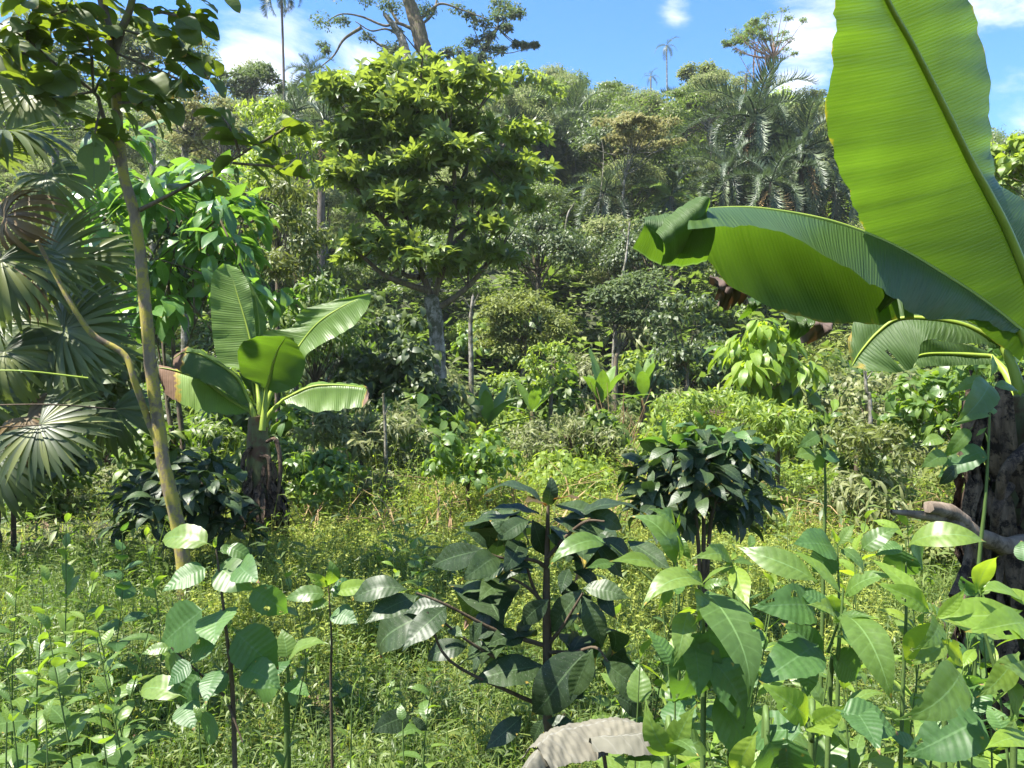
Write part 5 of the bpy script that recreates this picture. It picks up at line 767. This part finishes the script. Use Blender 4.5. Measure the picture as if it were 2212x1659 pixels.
# ------------------------------------------------------------------ left foreground
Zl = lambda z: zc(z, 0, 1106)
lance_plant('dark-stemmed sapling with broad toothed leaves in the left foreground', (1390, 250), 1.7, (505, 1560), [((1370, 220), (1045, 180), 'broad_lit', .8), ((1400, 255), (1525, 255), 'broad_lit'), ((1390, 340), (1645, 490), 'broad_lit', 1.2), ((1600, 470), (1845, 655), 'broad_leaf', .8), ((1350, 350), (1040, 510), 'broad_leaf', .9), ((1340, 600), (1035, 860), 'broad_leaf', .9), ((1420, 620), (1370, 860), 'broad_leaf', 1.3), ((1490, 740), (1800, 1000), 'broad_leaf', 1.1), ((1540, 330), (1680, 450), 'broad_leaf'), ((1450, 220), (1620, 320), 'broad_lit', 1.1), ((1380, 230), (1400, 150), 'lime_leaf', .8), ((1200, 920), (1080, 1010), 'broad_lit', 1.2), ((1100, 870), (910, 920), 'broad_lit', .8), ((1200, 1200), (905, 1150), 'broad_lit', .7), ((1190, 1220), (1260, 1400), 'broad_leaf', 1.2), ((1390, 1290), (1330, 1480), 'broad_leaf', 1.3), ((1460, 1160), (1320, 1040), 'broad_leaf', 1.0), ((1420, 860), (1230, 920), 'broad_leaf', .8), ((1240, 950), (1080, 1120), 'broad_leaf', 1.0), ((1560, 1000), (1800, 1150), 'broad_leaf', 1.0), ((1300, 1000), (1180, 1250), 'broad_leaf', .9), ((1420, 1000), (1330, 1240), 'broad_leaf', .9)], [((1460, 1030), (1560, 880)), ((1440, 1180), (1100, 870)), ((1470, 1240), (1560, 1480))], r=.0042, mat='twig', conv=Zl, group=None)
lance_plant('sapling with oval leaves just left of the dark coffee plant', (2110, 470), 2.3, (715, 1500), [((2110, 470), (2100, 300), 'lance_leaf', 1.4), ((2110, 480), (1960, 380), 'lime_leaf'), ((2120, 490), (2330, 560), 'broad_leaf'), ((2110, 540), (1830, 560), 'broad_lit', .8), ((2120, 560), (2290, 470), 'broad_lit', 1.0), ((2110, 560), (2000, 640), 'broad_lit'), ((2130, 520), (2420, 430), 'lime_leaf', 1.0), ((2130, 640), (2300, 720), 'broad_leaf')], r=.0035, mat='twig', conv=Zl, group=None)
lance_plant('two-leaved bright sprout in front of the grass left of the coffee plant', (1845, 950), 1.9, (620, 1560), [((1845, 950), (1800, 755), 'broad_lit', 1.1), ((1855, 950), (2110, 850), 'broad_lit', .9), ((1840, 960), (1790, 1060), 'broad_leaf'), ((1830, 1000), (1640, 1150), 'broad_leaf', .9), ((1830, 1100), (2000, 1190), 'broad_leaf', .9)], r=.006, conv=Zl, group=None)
def shoot(label, x22, y22, Yd, nl, L, kind, sd, group='leafy weeds in the left foreground', lean=0.0, r=.0026, wsc=1.0):
    nl = int(nl*1.8); rs = np.random.RandomState(sd); lean = rs.uniform(-.16, .16); ap = Q(x22, y22, Yd); b = np.array([ap[0]-lean, Yd+rs.uniform(-.05, .05), 0]); b[2] = gz(b[0], b[1]); o = thing('leafy_weed', label, 'weed', b, group); H = ap-b; mid = b+H*.5+[rs.uniform(-.07, .07), rs.uniform(-.05, .05), 0]; P = catmull([b-[0, 0, .03], mid, ap], 20); part('stem', stemmesh('weed_stem', b, [(P[::4].tolist()+[ap.tolist()], [r*1.4, r*.5])], 'stemg'), o)
    for i in range(nl):
        q = 1-(i/nl)**.8*.86; p = P[min(19, int(q*19))]; a = i*2.4+rs.uniform(-.4, .4)+sd; el = .9-1.25*(i/nl)**.6+rs.uniform(-.2, .2); d = np.array([math.cos(a)*math.cos(el), math.sin(a)*math.cos(el), math.sin(el)]); s = L*.84*(.5+.7*min(1, i/nl*2.2))*rs.uniform(.8, 1.15)
        M = M4(p, d, (-math.cos(a)*math.sin(el)+rs.normal()*.15, -math.sin(a)*math.sin(el)+rs.normal()*.15, max(math.cos(el), .3)), s, b) @ Matrix.Diagonal((wsc, 1, 1, 1)); kk = kind if rs.rand() < .8 else ('lance_leaf' if kind != 'lance_leaf' else 'broad_lit'); part('leaf', UM[kk][rs.randint(len(UM[kk]))], o, M)
    return o
for i, (x, y, Yd, nl, L, k, lb) in enumerate([(143, 1130, 3.0, 12, .17, 'lance_leaf', 'weed with a neat rosette top standing left of the thin trunk'), (220, 1175, 2.9, 12, .15, 'lance_leaf', 'second rosette weed right behind the neat one'), (40, 1195, 2.7, 12, .15, 'lance_leaf', 'bright weed at the left edge level with the banana skirt'), (95, 1265, 2.4, 14, .17, 'lance_leaf', 'dense weed with arching leaves at the left edge'), (105, 1365, 2.0, 14, .16, 'broad_lit', 'weed with a pinkish bud and broad pale leaves on the left'), (210, 1380, 2.0, 13, .16, 'broad_lit', 'weed with a wide rounded leaf left of the toothed sapling'), (208, 1340, 2.3, 12, .14, 'lance_leaf', 'narrow-leaved tall weed between two broad ones on the left'), (15, 1440, 1.9, 12, .15, 'lance_leaf', 'weed half cut by the left edge above the bottom corner'), (100, 1560, 1.6, 12, .12, 'lance_leaf', 'low rosette weed in the bottom left corner'), (15, 1560, 1.5, 10, .11, 'lime_leaf', 'bright spiky weed in the bottom left corner'), (215, 1530, 1.75, 12, .12, 'broad_lit', 'low weed with ragged pale leaves beside the bottom left rosette'), (60, 1610, 1.35, 10, .12, 'broad_lit', 'big-leaved seedling at the very bottom left'), (315, 1160, 3.3, 8, .17, 'lime_leaf', 'yellowish two-leaved seedling in front of the lichened trunk'), (265, 1150, 3.4, 10, .15, 'broad_leaf', 'dim seedling left of the lichened trunk foot'), (600, 1185, 3.4, 10, .13, 'lance_leaf', 'seedling at the foot of the banana skirt'), (845, 1165, 4.2, 10, .16, 'lime_leaf', 'pale seedling in the bright grass'), (880, 1150, 4.6, 10, .16, 'lance_leaf', 'slim seedling right of the pale seedling in the bright grass'), (920, 1145, 4.8, 10, .15, 'lance_leaf', 'seedling nearest the dark coffee plant in the bright grass'), (330, 1330, 2.1, 10, .10, 'lance_leaf', 'small weed in the dim grass left of the toothed sapling'), (660, 1440, 1.7, 12, .09, 'lance_leaf', 'fine weed right of the toothed sapling stem'), (760, 1500, 1.6, 12, .09, 'lance_leaf', 'fine weed in the dark grass at the bottom'), (870, 1560, 1.5, 10, .09, 'lance_leaf', 'fine weed left of the grey fallen leaf'), (430, 1560, 1.5, 12, .09, 'lance_leaf', 'fine weed under the toothed sapling'), (960, 1350, 2.6, 10, .12, 'lance_leaf', 'seedling under the lower coffee branches'), (1350, 1400, 2.2, 12, .14, 'broad_lit', 'pale seedling between the coffee plant and the long-leaved shrub'), (1330, 1330, 2.5, 10, .14, 'broad_lit', 'pale-leaved seedling behind the coffee plant'), (1700, 1130, 2.9, 12, .17, 'lance_leaf', 'seedling right of the dark coffee bush'), (1620, 1190, 2.4, 12, .16, 'lance_leaf', 'dense seedling under the coffee bush'), (1880, 1060, 3.2, 12, .17, 'lime_leaf', 'yellow-green seedling left of the dead branch'), (1960, 1140, 2.6, 12, .17, 'lime_leaf', 'seedling beneath the dead branch')]):
    shoot(lb, x, y, Yd, nl, L, k, 100+i)
for i in range(32):
    Yd = R.uniform(1.3, 2.4); x22 = R.uniform(1330, 2230); y22 = R.uniform(1290, 1600) if Yd < 1.7 else R.uniform(1180, 1380); k = ['lance_leaf', 'broad_leaf', 'lime_leaf', 'lance_leaf'][i % 4]
    zz = ['below the dark coffee bush', 'under the bluish hanging leaf', 'above the lime sprout', 'under the dead branch', 'by the right edge'][min(4, int((x22-1330)/180))]; rw = 'low' if y22 > 1450 else ('mid-height' if y22 > 1340 else 'tall'); tn = dict(lance_leaf='narrow-leaved', broad_leaf='dark broad-leaved', lime_leaf='lime-leaved')[k]; lb = '%s %s shoot %s' % (rw, tn, zz)
    shoot(lb, x22, y22, Yd, 13, .17, k, 500+i, group=lb.replace('shoot', 'shoots', 1))
FW = [('low fine weed scattered in the dim grass', .10, 'lance_leaf'), ('low broad weed scattered in the dim grass', .12, 'broad_lit')]
for i in range(44):
    Yd = R.uniform(1.7, 4.2); x = R.uniform(-.68, .68)*Yd; z = gz(x, Yd)+R.uniform(.15, .35); k = R.randint(2); x22 = 1106+x/Yd*F22; y22 = 829.5-(z-EYE)/Yd*F22
    side = ['by the left edge', 'left of the thin trunk', 'under the toothed sapling', 'left of the coffee plant', 'below the coffee plant', 'right of the coffee plant', 'below the coffee bush', 'by the banana stem', 'by the right edge'][int(np.clip(x22/246, 0, 8))]+(', close' if Yd < 2.4 else (', further' if Yd < 3.3 else ', behind')); shoot(FW[k][0].replace(' scattered in the dim grass', '')+' '+side, x22, y22, Yd, 10, FW[k][1], FW[k][2], 300+i, group=FW[k][0]+' '+side)
# ------------------------------------------------------------------ grey fallen leaf caught on the weeds
o, og = root_at('dead_leaf', 'large curled grey dead leaf resting on the weeds at the bottom', 'dead leaf', 1260, 1600, 1.45)
def sheet(path_a, path_b, n, m, sag, cr, mat, sd, dry=0.0):
    rs = np.random.RandomState(sd); a, b = catmull(path_a, n), catmull(path_b, n); V = []
    for q in np.linspace(0, 1, m): V.append(a+(b-a)*q+np.array([0, 0, 1])*(sag*math.sin(math.pi*q)))
    V = np.stack(V, 1); i, j = np.meshgrid(np.arange(n), np.arange(m), indexing='ij'); V[..., 2] += cr*(np.sin(i*.7+j*.9+sd)+.6*np.sin(i*1.9-j*.5)+.5*np.sin(j*2.3))+rs.normal(size=(n, m))*cr*.35
    ed = rs.normal(size=(n, 2))*cr*1.2; V[:, 0, 0] += ed[:, 0]; V[:, -1, 0] += ed[:, 1]; V[:, 0, 2] -= cr*1.5; idx = np.arange(n*m).reshape(n, m); mb = MB(); mb.add(V.reshape(-1, 3), np.stack([idx[:-1, :-1], idx[:-1, 1:], idx[1:, 1:], idx[1:, :-1]], -1).reshape(-1, 4), None, np.stack([j/(m-1), i/(n-1)*.3], -1).reshape(-1, 2), 0, dry); return mb.mesh('dead_leaf_sheet', MAT[mat], og)
part('blade', sheet([Q(1125, 1640, 1.30), Q(1170, 1590, 1.42), Q(1230, 1570, 1.5), Q(1330, 1562, 1.52), Q(1400, 1590, 1.46)], [Q(1190, 1665, 1.22), Q(1230, 1650, 1.26), Q(1290, 1640, 1.3), Q(1330, 1620, 1.34), Q(1395, 1610, 1.4)], 60, 22, .03, .0016, 'dead', 3), o)
part('curled_lobe', sheet([Q(1270, 1612, 1.34), Q(1330, 1600, 1.34), Q(1380, 1590, 1.36), Q(1412, 1592, 1.38)], [Q(1280, 1622, 1.30), Q(1335, 1628, 1.28), Q(1385, 1632, 1.28), Q(1420, 1625, 1.3)], 34, 14, .02, .001, 'dead', 5), o, label='pale tan curled lobe')
part('lobe', sheet([Q(1112, 1680, 1.18), Q(1150, 1630, 1.3), Q(1190, 1595, 1.38)], [Q(1160, 1690, 1.15), Q(1185, 1650, 1.25), Q(1215, 1610, 1.36)], 30, 14, .02, .001, 'dead', 6), o)
part('leaf_stalk', stemmesh('dead_stalk', og, [([Q(1300, 1600, 1.45), [og[0]+.1, 1.5, .45], [og[0]+.1, 1.52, og[2]-.02]], [.004, .005])], 'twig'), o)
# ------------------------------------------------------------------ dead branch on the right
o, og = root_at('fallen_branch', 'bare grey dead branch jutting left from the shaggy banana stem', 'branch', 2120, 1170, 2.35)
part('branch', stemmesh('dead_branch', og, [([Q(1925, 1105, 2.2), Q(1985, 1112, 2.22), Q(2040, 1122, 2.26), Q(2100, 1150, 2.32), Q(2165, 1180, 2.4), Q(2250, 1230, 2.5), [og[0]+.25, 2.55, og[2]]], [.006, .012, .02, .026, .028, .03, .03]), ([Q(2100, 1150, 2.32), Q(2055, 1108, 2.26), Q(2005, 1095, 2.2)], [.026, .024, .018])], 'deadwood', .16), o)
o, og = root_at('fallen_branch', 'dark rotten log lying in the weeds at the left edge', 'log', 20, 1420, 2.5)
part('log', stemmesh('rotten_log', og, [([[og[0]-.5, 2.5, og[2]+.10], [og[0]+.15, 2.55, og[2]+.08]], [.08, .06])], 'bdead', .15), o)
# ------------------------------------------------------------------ thin lichened tree, left
YT = 5.0; Z1 = lambda *z: [Q(a*.3361, b*.3361, YT+c) for a, b, c in z]
bc = Q(398, 1240, YT); bg = gz(bc[0], YT); og = np.array([bc[0], YT, bg]); TT = thing('thin_tree', 'slender tree with yellow lichened bark and big round leaves overhead, left', 'tree', og)
tr = [[bc[0]+.02, YT, bg-.1]]+[Q(x, y, YT) for x, y in [(395, 1200), (375, 1090), (356, 1010), (340, 900), (325, 780), (312, 640), (300, 520), (285, 440), (268, 380), (257, 290), (250, 180), (246, 110)]]
part('trunk', stemmesh('thin_trunk', og, [(tr, [.052, .049, .046, .043, .042, .040, .038, .036, .034, .032, .030])], 'lichen', .07), TT)
up = [[Q(246, 112, YT), Q(225, 20, YT), Q(212, -60, YT+.05), Q(200, -200, YT+.1)], [Q(247, 114, YT), Q(262, 67, YT), Q(286, 0, YT-.05), Q(300, -120, YT-.1)]]
part('upper_stem', stemmesh('upper_stem', og, [(up[0], [.034, .028, .02]), (up[1], [.03, .024, .015])], 'bark'), TT)
TW = [Z1((900, 1350, 0), (1250, 1170, -.1), (1560, 990, -.25)), Z1((770, 1090, 0), (650, 700, -.1), (600, 590, -.12), (330, 390, -.25), (170, 250, -.3), (0, 150, -.4)), Z1((610, 590, -.12), (640, 520, 0), (710, 420, 0)), Z1((790, 190, 0), (1180, 310, -.15), (1340, 500, -.3)), Z1((740, 340, 0), (1060, 470, -.2), (1230, 560, -.35)), Z1((750, 575, 0), (920, 590, -.2)), Z1((600, 590, -.12), (590, 380, -.25), (560, 200, -.35)), Z1((600, 590, -.12), (330, 630, -.3), (120, 560, -.4)), Z1((880, 40, 0), (1140, 100, -.1), (1260, 90, -.3)), Z1((700, 100, 0), (480, 60, -.25), (330, 100, -.4)), Z1((1500, 1050, -.2), (1780, 1075, -.3), (1960, 1150, -.4)), Z1((1560, 980, -.25), (1760, 870, -.3), (1860, 800, -.3)), Z1((1540, 990, -.25), (1490, 840, -.3), (1420, 740, -.3)), Z1((640, 720, -.1), (610, 860, -.2)), Z1((170, 250, -.3), (190, 130, -.4)), Z1((330, 390, -.25), (100, 330, -.4), (-60, 300, -.5)), Z1((750, 660, 0), (880, 660, -.2), (1000, 640, -.3))]
part('lower_stem', stemmesh('lower_stem', og, [([Q(338, 950, YT), Q(318, 900, YT), Q(290, 820, YT-.1), Q(268, 765, YT-.1), Q(200, 722, YT-.15), Q(150, 650, YT-.2), Q(111, 576, YT-.2), Q(80, 520, YT-.3)], [.024, .02, .012])], 'lichen'), TT)
for P in TW: part('branch', stemmesh('thin_branch', og, [(P, [.016 if len(P) > 3 or P is TW[0] else .008, .010, .005])], 'bark', .1), TT)
TLs = [((530, 720), (330, 855)), ((605, 905), (590, 1225)), ((580, 410), (350, 330)), ((570, 150), (610, 350)), ((900, 690), (1045, 915)), ((790, 720), (870, 900)), ((1000, 620), (1155, 815)), ((880, 500), (1135, 630)), ((1060, 450), (1245, 575)), ((1200, 340), (1345, 515)), ((1250, 90), (1400, 255)), ((1250, -20), (1390, 85)), ((1430, -30), (1545, 85)), ((490, 30), (630, 120)), ((460, 100), (320, 150)), ((320, 490), (500, 610)), ((590, 630), (370, 670)), ((270, 470), (150, 600)), ((480, 390), (580, 410)), ((840, 480), (1030, 560)), ((980, 230), (1050, 370)), ((1080, 270), (1180, 300)), ((850, 100), (900, 200)), ((150, 330), (40, 420)), ((250, 330), (330, 240)), ((620, 400), (700, 520)), ((880, 560), (960, 480)), ((750, 250), (660, 180)), ((700, 700), (740, 880)), ((1160, 120), (1300, 290)), ((1130, 30), (1230, 40)), ((660, 20), (780, 90)), ((300, 30), (420, -20)),
       ((1500, 840), (1370, 715)), ((1520, 870), (1430, 860)), ((1760, 870), (1860, 760)), ((1840, 870), (2000, 820)), ((1820, 850), (1990, 890)), ((1700, 940), (1420, 935)), ((1500, 1020), (1375, 1075)), ((1520, 1070), (1540, 1190)), ((1620, 1070), (1755, 1215)), ((1750, 1080), (1870, 1185)), ((1850, 1080), (2005, 1205)), ((1700, 1050), (1790, 985)), ((1800, 1050), (1900, 1000)), ((1600, 930), (1740, 930)), ((1560, 900), (1500, 790))]
for b, t in TLs:
    y0 = YT-.25+R.uniform(-.15, .1); LF(TT, og, (b[0]*.3361, b[1]*.3361), (t[0]*.3361, t[1]*.3361), y0, y0+R.uniform(-.12, .15), 'thin_leaf', R.uniform(.85, 1.15), (R.uniform(-.6, .6), R.uniform(-.9, .5), .8))
LF(TT, og, (1590*.3361, 950*.3361), (1665*.3361, 985*.3361), YT-.4, YT-.45, 'broad_lit', 1.4, label='pale grey-white leaf catching the sun')  # sun-caught look comes from the lighter leaf material
for P in TW+up+[[Q(200, -100, YT), Q(60, -160, YT-.4)], [Q(280, -60, YT), Q(420, -120, YT-.2)], [Q(220, 20, YT), Q(40, 0, YT-.5)], [Q(230, 60, YT), Q(80, 180, YT-.6)], [Q(260, 60, YT), Q(380, 60, YT-.5)]]:
    P = catmull(P, 12)
    for k in range(9 if P[0][2] > 3.2 else 4):
        p = P[R.randint(3, 12)]; a = R.rand()*6.28; d = np.array([math.cos(a), math.sin(a)*.8, R.uniform(-.9, .15)]); part('leaf', UM['thin_leaf'][R.randint(4)], TT, M4(p, d, (R.normal()*.4, R.normal()*.5, 1), R.uniform(.13, .24), og))
mb = MB(); ux = unit(n=6, W_=.6, m=5, a=.8, b=.65, fold=.22, droop=.7); k = 420; p = np.stack([R.uniform(-4.8, -1.3, k), R.uniform(2.0, 6.2, k), R.uniform(4.1, 6.8, k)], 1); p = p[(p[:, 2]-EYE)/p[:, 1] > .56]; k = len(p); scatter(mb, ux, p, nrm(rvec(k)*[1, 1, .4]+[0, 0, -.3]), np.tile([0, 0, 1.], (k, 1))+R.normal(size=(k, 3))*.3, R.uniform(.18, .30, k))  # unseen crown above the frame, added to dapple the foreground with shade
part('leaves', mb.mesh('thin_tree_shade_leaves', MAT['thin'], og), TT, stuff=True)
mb = MB()
for i in range(16): e = [R.uniform(-4.4, -1.5), R.uniform(2.2, 6), R.uniform(4.6, 6.4)]; s_ = [-2.7, 5.05, R.uniform(4.2, 6)]; mb.tube([s_, [(s_[0]+e[0])/2, (s_[1]+e[1])/2, (s_[2]+e[2])/2+.25], e], [.02, .006], 5, 8)
part('upper_branches', mb.mesh('thin_tree_shade_branches', MAT['bark'], og), TT)  # boughs carrying the added shade crown above the frame
# ------------------------------------------------------------------ fan palms, left edge
def fan_template(sd, k=40, span=2.2, W_=.085, droop=.7, ragged=0.0):
    rs = np.random.RandomState(sd); mb = MB(); t = leaf(1, W_, 7, 3, a=1.25, b=.8, fold=.55, droop=droop, pet=0)
    a = np.linspace(-span, span, k)+rs.uniform(-.02, .02, k); a = a[rs.rand(k) > ragged]; k = len(a); d = np.stack([np.sin(a), np.cos(a), rs.uniform(-.10, .10, k)+.05*np.cos(a*2)], 1); scatter(mb, t, np.zeros((k, 3)), d, np.tile([0, 0, 1.], (k, 1))-d*.2+rs.normal(size=(k, 3))*.04, (1-.18*np.abs(a)/span)*rs.uniform(.85, 1.06, k), tint=rs.rand(k)*.5); return mb
FAN = dict(fan=[fan_template(i, droop=d, ragged=g).mesh('fan_leaf', MAT['fan']) for i, (d, g) in enumerate([(.5, 0), (.9, .08), (1.3, .12)])], fandry=[fan_template(7, droop=1.4, ragged=.3).mesh('fan_leaf_withered', MAT['fandry'])])
def fan_palm(label, cx, cy, Yd, fans):
    c = Q(cx, cy, Yd); g = gz(c[0], Yd); og = np.array([c[0], Yd, g]); o = thing('fan_palm', label, 'palm', og, 'fan palms at the left edge'); mb = MB(); mb.tube([[c[0], Yd, g-.1], c*.5+og*.5, c], [.12, .10, .08], 10, 16, .1); part('trunk', mb.mesh('fan_trunk', MAT['palmbark'], og), o)
    for (hx, hy, tx, ty, Y1, r, kind, nv) in fans:
        h = Q(hx, hy, Y1); t = Q(tx, ty, Y1-.25*r); d = nrm(t-h); f = part('fan_leaf', FAN[kind][R.randint(len(FAN[kind]))], o, M4(h, d, nv, r, og)); mb = MB(); m = (h+c)/2+[0, 0, .15]; mb.tube([c, m, h], [.016, .008], 5, 10, cap=False)
        pm = part('leaf_stalk', mb.mesh('fan_stalk', MAT['rib' if kind == 'fan' else 'twig'], og), f); pm.matrix_parent_inverse = f.matrix_local.inverted()
    return o
U_, F_ = (.2, -.5, 1), (.1, -1, .45)
fan_palm('nearer fan palm with pleated leaves spread in front of the thin trunk', -60, 620, 6.2, [(138, 713, 300, 700, 5.8, .66, 'fan', F_), (136, 716, 200, 860, 5.8, .66, 'fan', F_), (5, 285, 195, 300, 5.6, .72, 'fan', (.1, -.35, 1)), (105, 560, 275, 465, 5.9, .62, 'fan', F_), (10, 470, 110, 395, 5.5, .5, 'fandry', F_), (0, 560, 60, 700, 5.4, .62, 'fan', (.5, -.8, .3)), (20, 590, 90, 640, 5.7, .55, 'fandry', U_), (-10, 330, 80, 250, 5.9, .6, 'fan', U_), (60, 200, 140, 330, 6.6, .6, 'fan', F_), (30, 640, 130, 560, 6.4, .6, 'fan', U_), (10, 760, 60, 900, 5.6, .6, 'fan', F_), (180, 560, 190, 700, 6.4, .6, 'fan', F_), (100, 380, 150, 480, 6.6, .62, 'fan', F_), (-20, 90, 70, 210, 6.4, .7, 'fan', F_)])
fan_palm('lower fan palm with dark shaded leaves and a frayed rusty one', -30, 900, 6.6, [(85, 917, 235, 1010, 5.3, .55, 'fan', (.2, -.8, .5)), (245, 885, 285, 1010, 6.0, .52, 'fan', (.2, -.8, .3)), (60, 900, 180, 1010, 5.6, .5, 'fandry', F_), (-10, 980, 50, 1080, 5.6, .6, 'fan', F_), (-30, 850, 60, 800, 6.4, .7, 'fan', F_), (100, 800, 190, 880, 6.7, .7, 'fan', F_), (0, 700, 90, 760, 6.8, .8, 'fan', F_)])
# wires of rope-like stems crossing the fan palms
o, og = root_at('vine', 'thin dark vine running level across the fan palms', 'vine', 60, 880, 5.2); part('vine_stem', stemmesh('vine_stem', og, [([Q(-60, 876, 5.2), Q(110, 874, 5.2), Q(250, 884, 5.6)], [.006, .005]), ([Q(-60, 926, 5.2), Q(90, 918, 5.25)], [.006, .005])], 'twig'), o)
# ------------------------------------------------------------------ plants made of single leaves
def leafy(name, label, cat, base22, Yd, trunks, clumps, kind, L, nobj, nrest, restmat, droop=.8, sd=0, W_=.36, dj=.5, top=None, tmat='bark', tr=.03, group=None, out=.7):
    rs = np.random.RandomState(sd); o, og = root_at(name, label, cat, base22[0], base22[1], Yd, group); paths = [([[og[0], Yd, og[2]-.08]]+[Q(x, y, Yd) for x, y in t], [tr*1.2, tr, tr*.6]) for t in trunks]; tp = np.array(paths[0][0][-1])
    cl = []
    for c in clumps: cl.append((Q(c[0], c[1], Yd)+[0, rs.uniform(-dj, dj), 0], c[2]/F22*Yd))
    for c, r in cl: s = np.array(paths[rs.randint(len(paths))][0][-1-rs.randint(2)]); paths.append(([s, (s+c)/2+[0, 0, r*.2], c], [tr*.45, tr*.15]))
    part('trunk' if cat == 'tree' else 'stems', stemmesh(name+'_stems', og, paths, tmat), o); q = []
    tot = nobj+nrest; wts = np.array([r*r for c, r in cl]); wts /= wts.sum()
    for (c, r), wv in zip(cl, wts):
        k = max(3, int(tot*wv)); v = rvec(k, rs); v[:, 2] = np.where(v[:, 2] < -.5, -v[:, 2], v[:, 2]); p = c+v*r*(.45+.6*rs.rand(k, 1)); d = nrm(v*[1, 1, .5]*out+[0, 0, -droop]+rs.normal(size=(k, 3))*.35); nv = nrm(v+[0, 0, .6]+rs.normal(size=(k, 3))*.3); q += [(p[i], d[i], nv[i], v[i]) for i in range(k)]
    q.sort(key=lambda a: a[0][1]-.4*a[0][2])
    for i, (p, d, nv, v) in enumerate(q[:nobj]):
        kk = top[0] if top and (p[2] > np.percentile([a[0][2] for a in q[:50]], 10) if 0 else p[2] > top[1]) and rs.rand() < top[2] else kind; part('leaf', UM[kk][rs.randint(len(UM[kk]))], o, M4(p, d, nv, L*rs.uniform(.65, 1.2), og))
    rest = q[nobj:]
    if rest: mb = MB(); scatter(mb, unit(n=5, W_=W_, m=3, a=.85, fold=.3, droop=.8), [a[0] for a in rest], [a[1] for a in rest], [a[2] for a in rest], L*rs.uniform(.7, 1.15, len(rest))); part('leaves', mb.mesh(name+'_leaves', MAT[restmat], og), o, stuff=True)
    return o
leafy('glossy_leaved_tree', 'leafy tree with large glossy drooping leaves behind the thin lichened trunk', 'tree', (385, 1060), 9.0, [[(395, 980), (385, 860), (370, 700), (360, 560)], [(375, 960), (362, 870), (350, 700)]], [(300, 330, 45), (350, 350, 50), (420, 380, 55), (470, 430, 55), (510, 490, 55), (530, 560, 50), (560, 640, 40), (590, 650, 25), (400, 470, 60), (340, 460, 60), (300, 560, 55), (430, 560, 60), (480, 600, 50), (360, 620, 60), (420, 680, 45), (350, 700, 50), (260, 400, 50), (290, 470, 50), (520, 610, 40), (440, 500, 60)], 'glossy_leaf', .36, 290, 520, 'cacao', .75, 31, dj=.9)
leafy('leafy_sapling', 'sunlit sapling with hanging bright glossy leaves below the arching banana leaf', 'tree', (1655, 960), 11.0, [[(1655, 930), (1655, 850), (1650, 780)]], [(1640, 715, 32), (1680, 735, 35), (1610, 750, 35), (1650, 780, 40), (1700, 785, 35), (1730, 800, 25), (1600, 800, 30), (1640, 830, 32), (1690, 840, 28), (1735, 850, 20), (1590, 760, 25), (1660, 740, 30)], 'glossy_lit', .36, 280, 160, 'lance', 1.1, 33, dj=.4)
leafy('coffee_bush', 'dark glossy coffee bush right of centre with bronze-green top leaves', 'coffee bush', (1520, 1150), 4.6, [[(1520, 1120), (1520, 1050), (1515, 1000)], [(1500, 1100), (1440, 1060)], [(1540, 1100), (1610, 1060)]], [(1510, 960, 50), (1450, 985, 50), (1570, 975, 50), (1400, 1040, 50), (1620, 1030, 50), (1500, 1030, 60), (1560, 1060, 55), (1440, 1080, 55), (1640, 1090, 40), (1500, 1110, 55), (1580, 1120, 50), (1390, 1090, 35)], 'coffee_small', .17, 290, 260, 'coffee', .55, 35, dj=.3, top=('coffee_young', 1.22, .5), tr=.012, tmat='twig')
leafy('coffee_bush', 'dark coffee bush at the foot of the thin lichened trunk', 'coffee bush', (400, 1180), 5.8, [[(410, 1130), (410, 1070), (420, 1040)], [(390, 1120), (350, 1060)]], [(420, 1025, 45), (370, 1040, 45), (470, 1050, 45), (320, 1080, 45), (430, 1090, 50), (490, 1100, 40), (370, 1110, 50), (460, 1140, 40), (320, 1130, 35), (270, 1090, 35), (400, 1150, 40), (520, 1150, 30)], 'coffee_small', .19, 270, 200, 'coffee', .5, 37, dj=.35, tr=.012, tmat='twig')

# ------------------------------------------------------------------ thin air haze
hm = bpy.data.materials.new('air_haze'); hm.use_nodes = True; ht = hm.node_tree; ht.nodes.clear(); pv = N(ht, 'ShaderNodeVolumePrincipled'); pv.inputs['Color'].default_value = (.90, .95, 1, 1); pv.inputs['Density'].default_value = HAZE; pv.inputs['Anisotropy'].default_value = .2
ho = N(ht, 'ShaderNodeOutputMaterial'); ht.links.new(pv.outputs[0], ho.inputs['Volume'])
x0, x1, y0, y1, z0, z1 = -330, 330, -110, 430, -3.5, 62; hv = [(x, y, z) for z in (z0, z1) for y in (y0, y1) for x in (x0, x1)]
hme = bpy.data.meshes.new('haze'); hme.from_pydata(hv, [], [(0, 2, 3, 1), (4, 5, 7, 6), (0, 1, 5, 4), (2, 6, 7, 3), (0, 4, 6, 2), (1, 3, 7, 5)]); hme.materials.append(hm); hz = bpy.data.objects.new('haze', hme); COL.objects.link(hz); hz['kind'] = 'stuff'
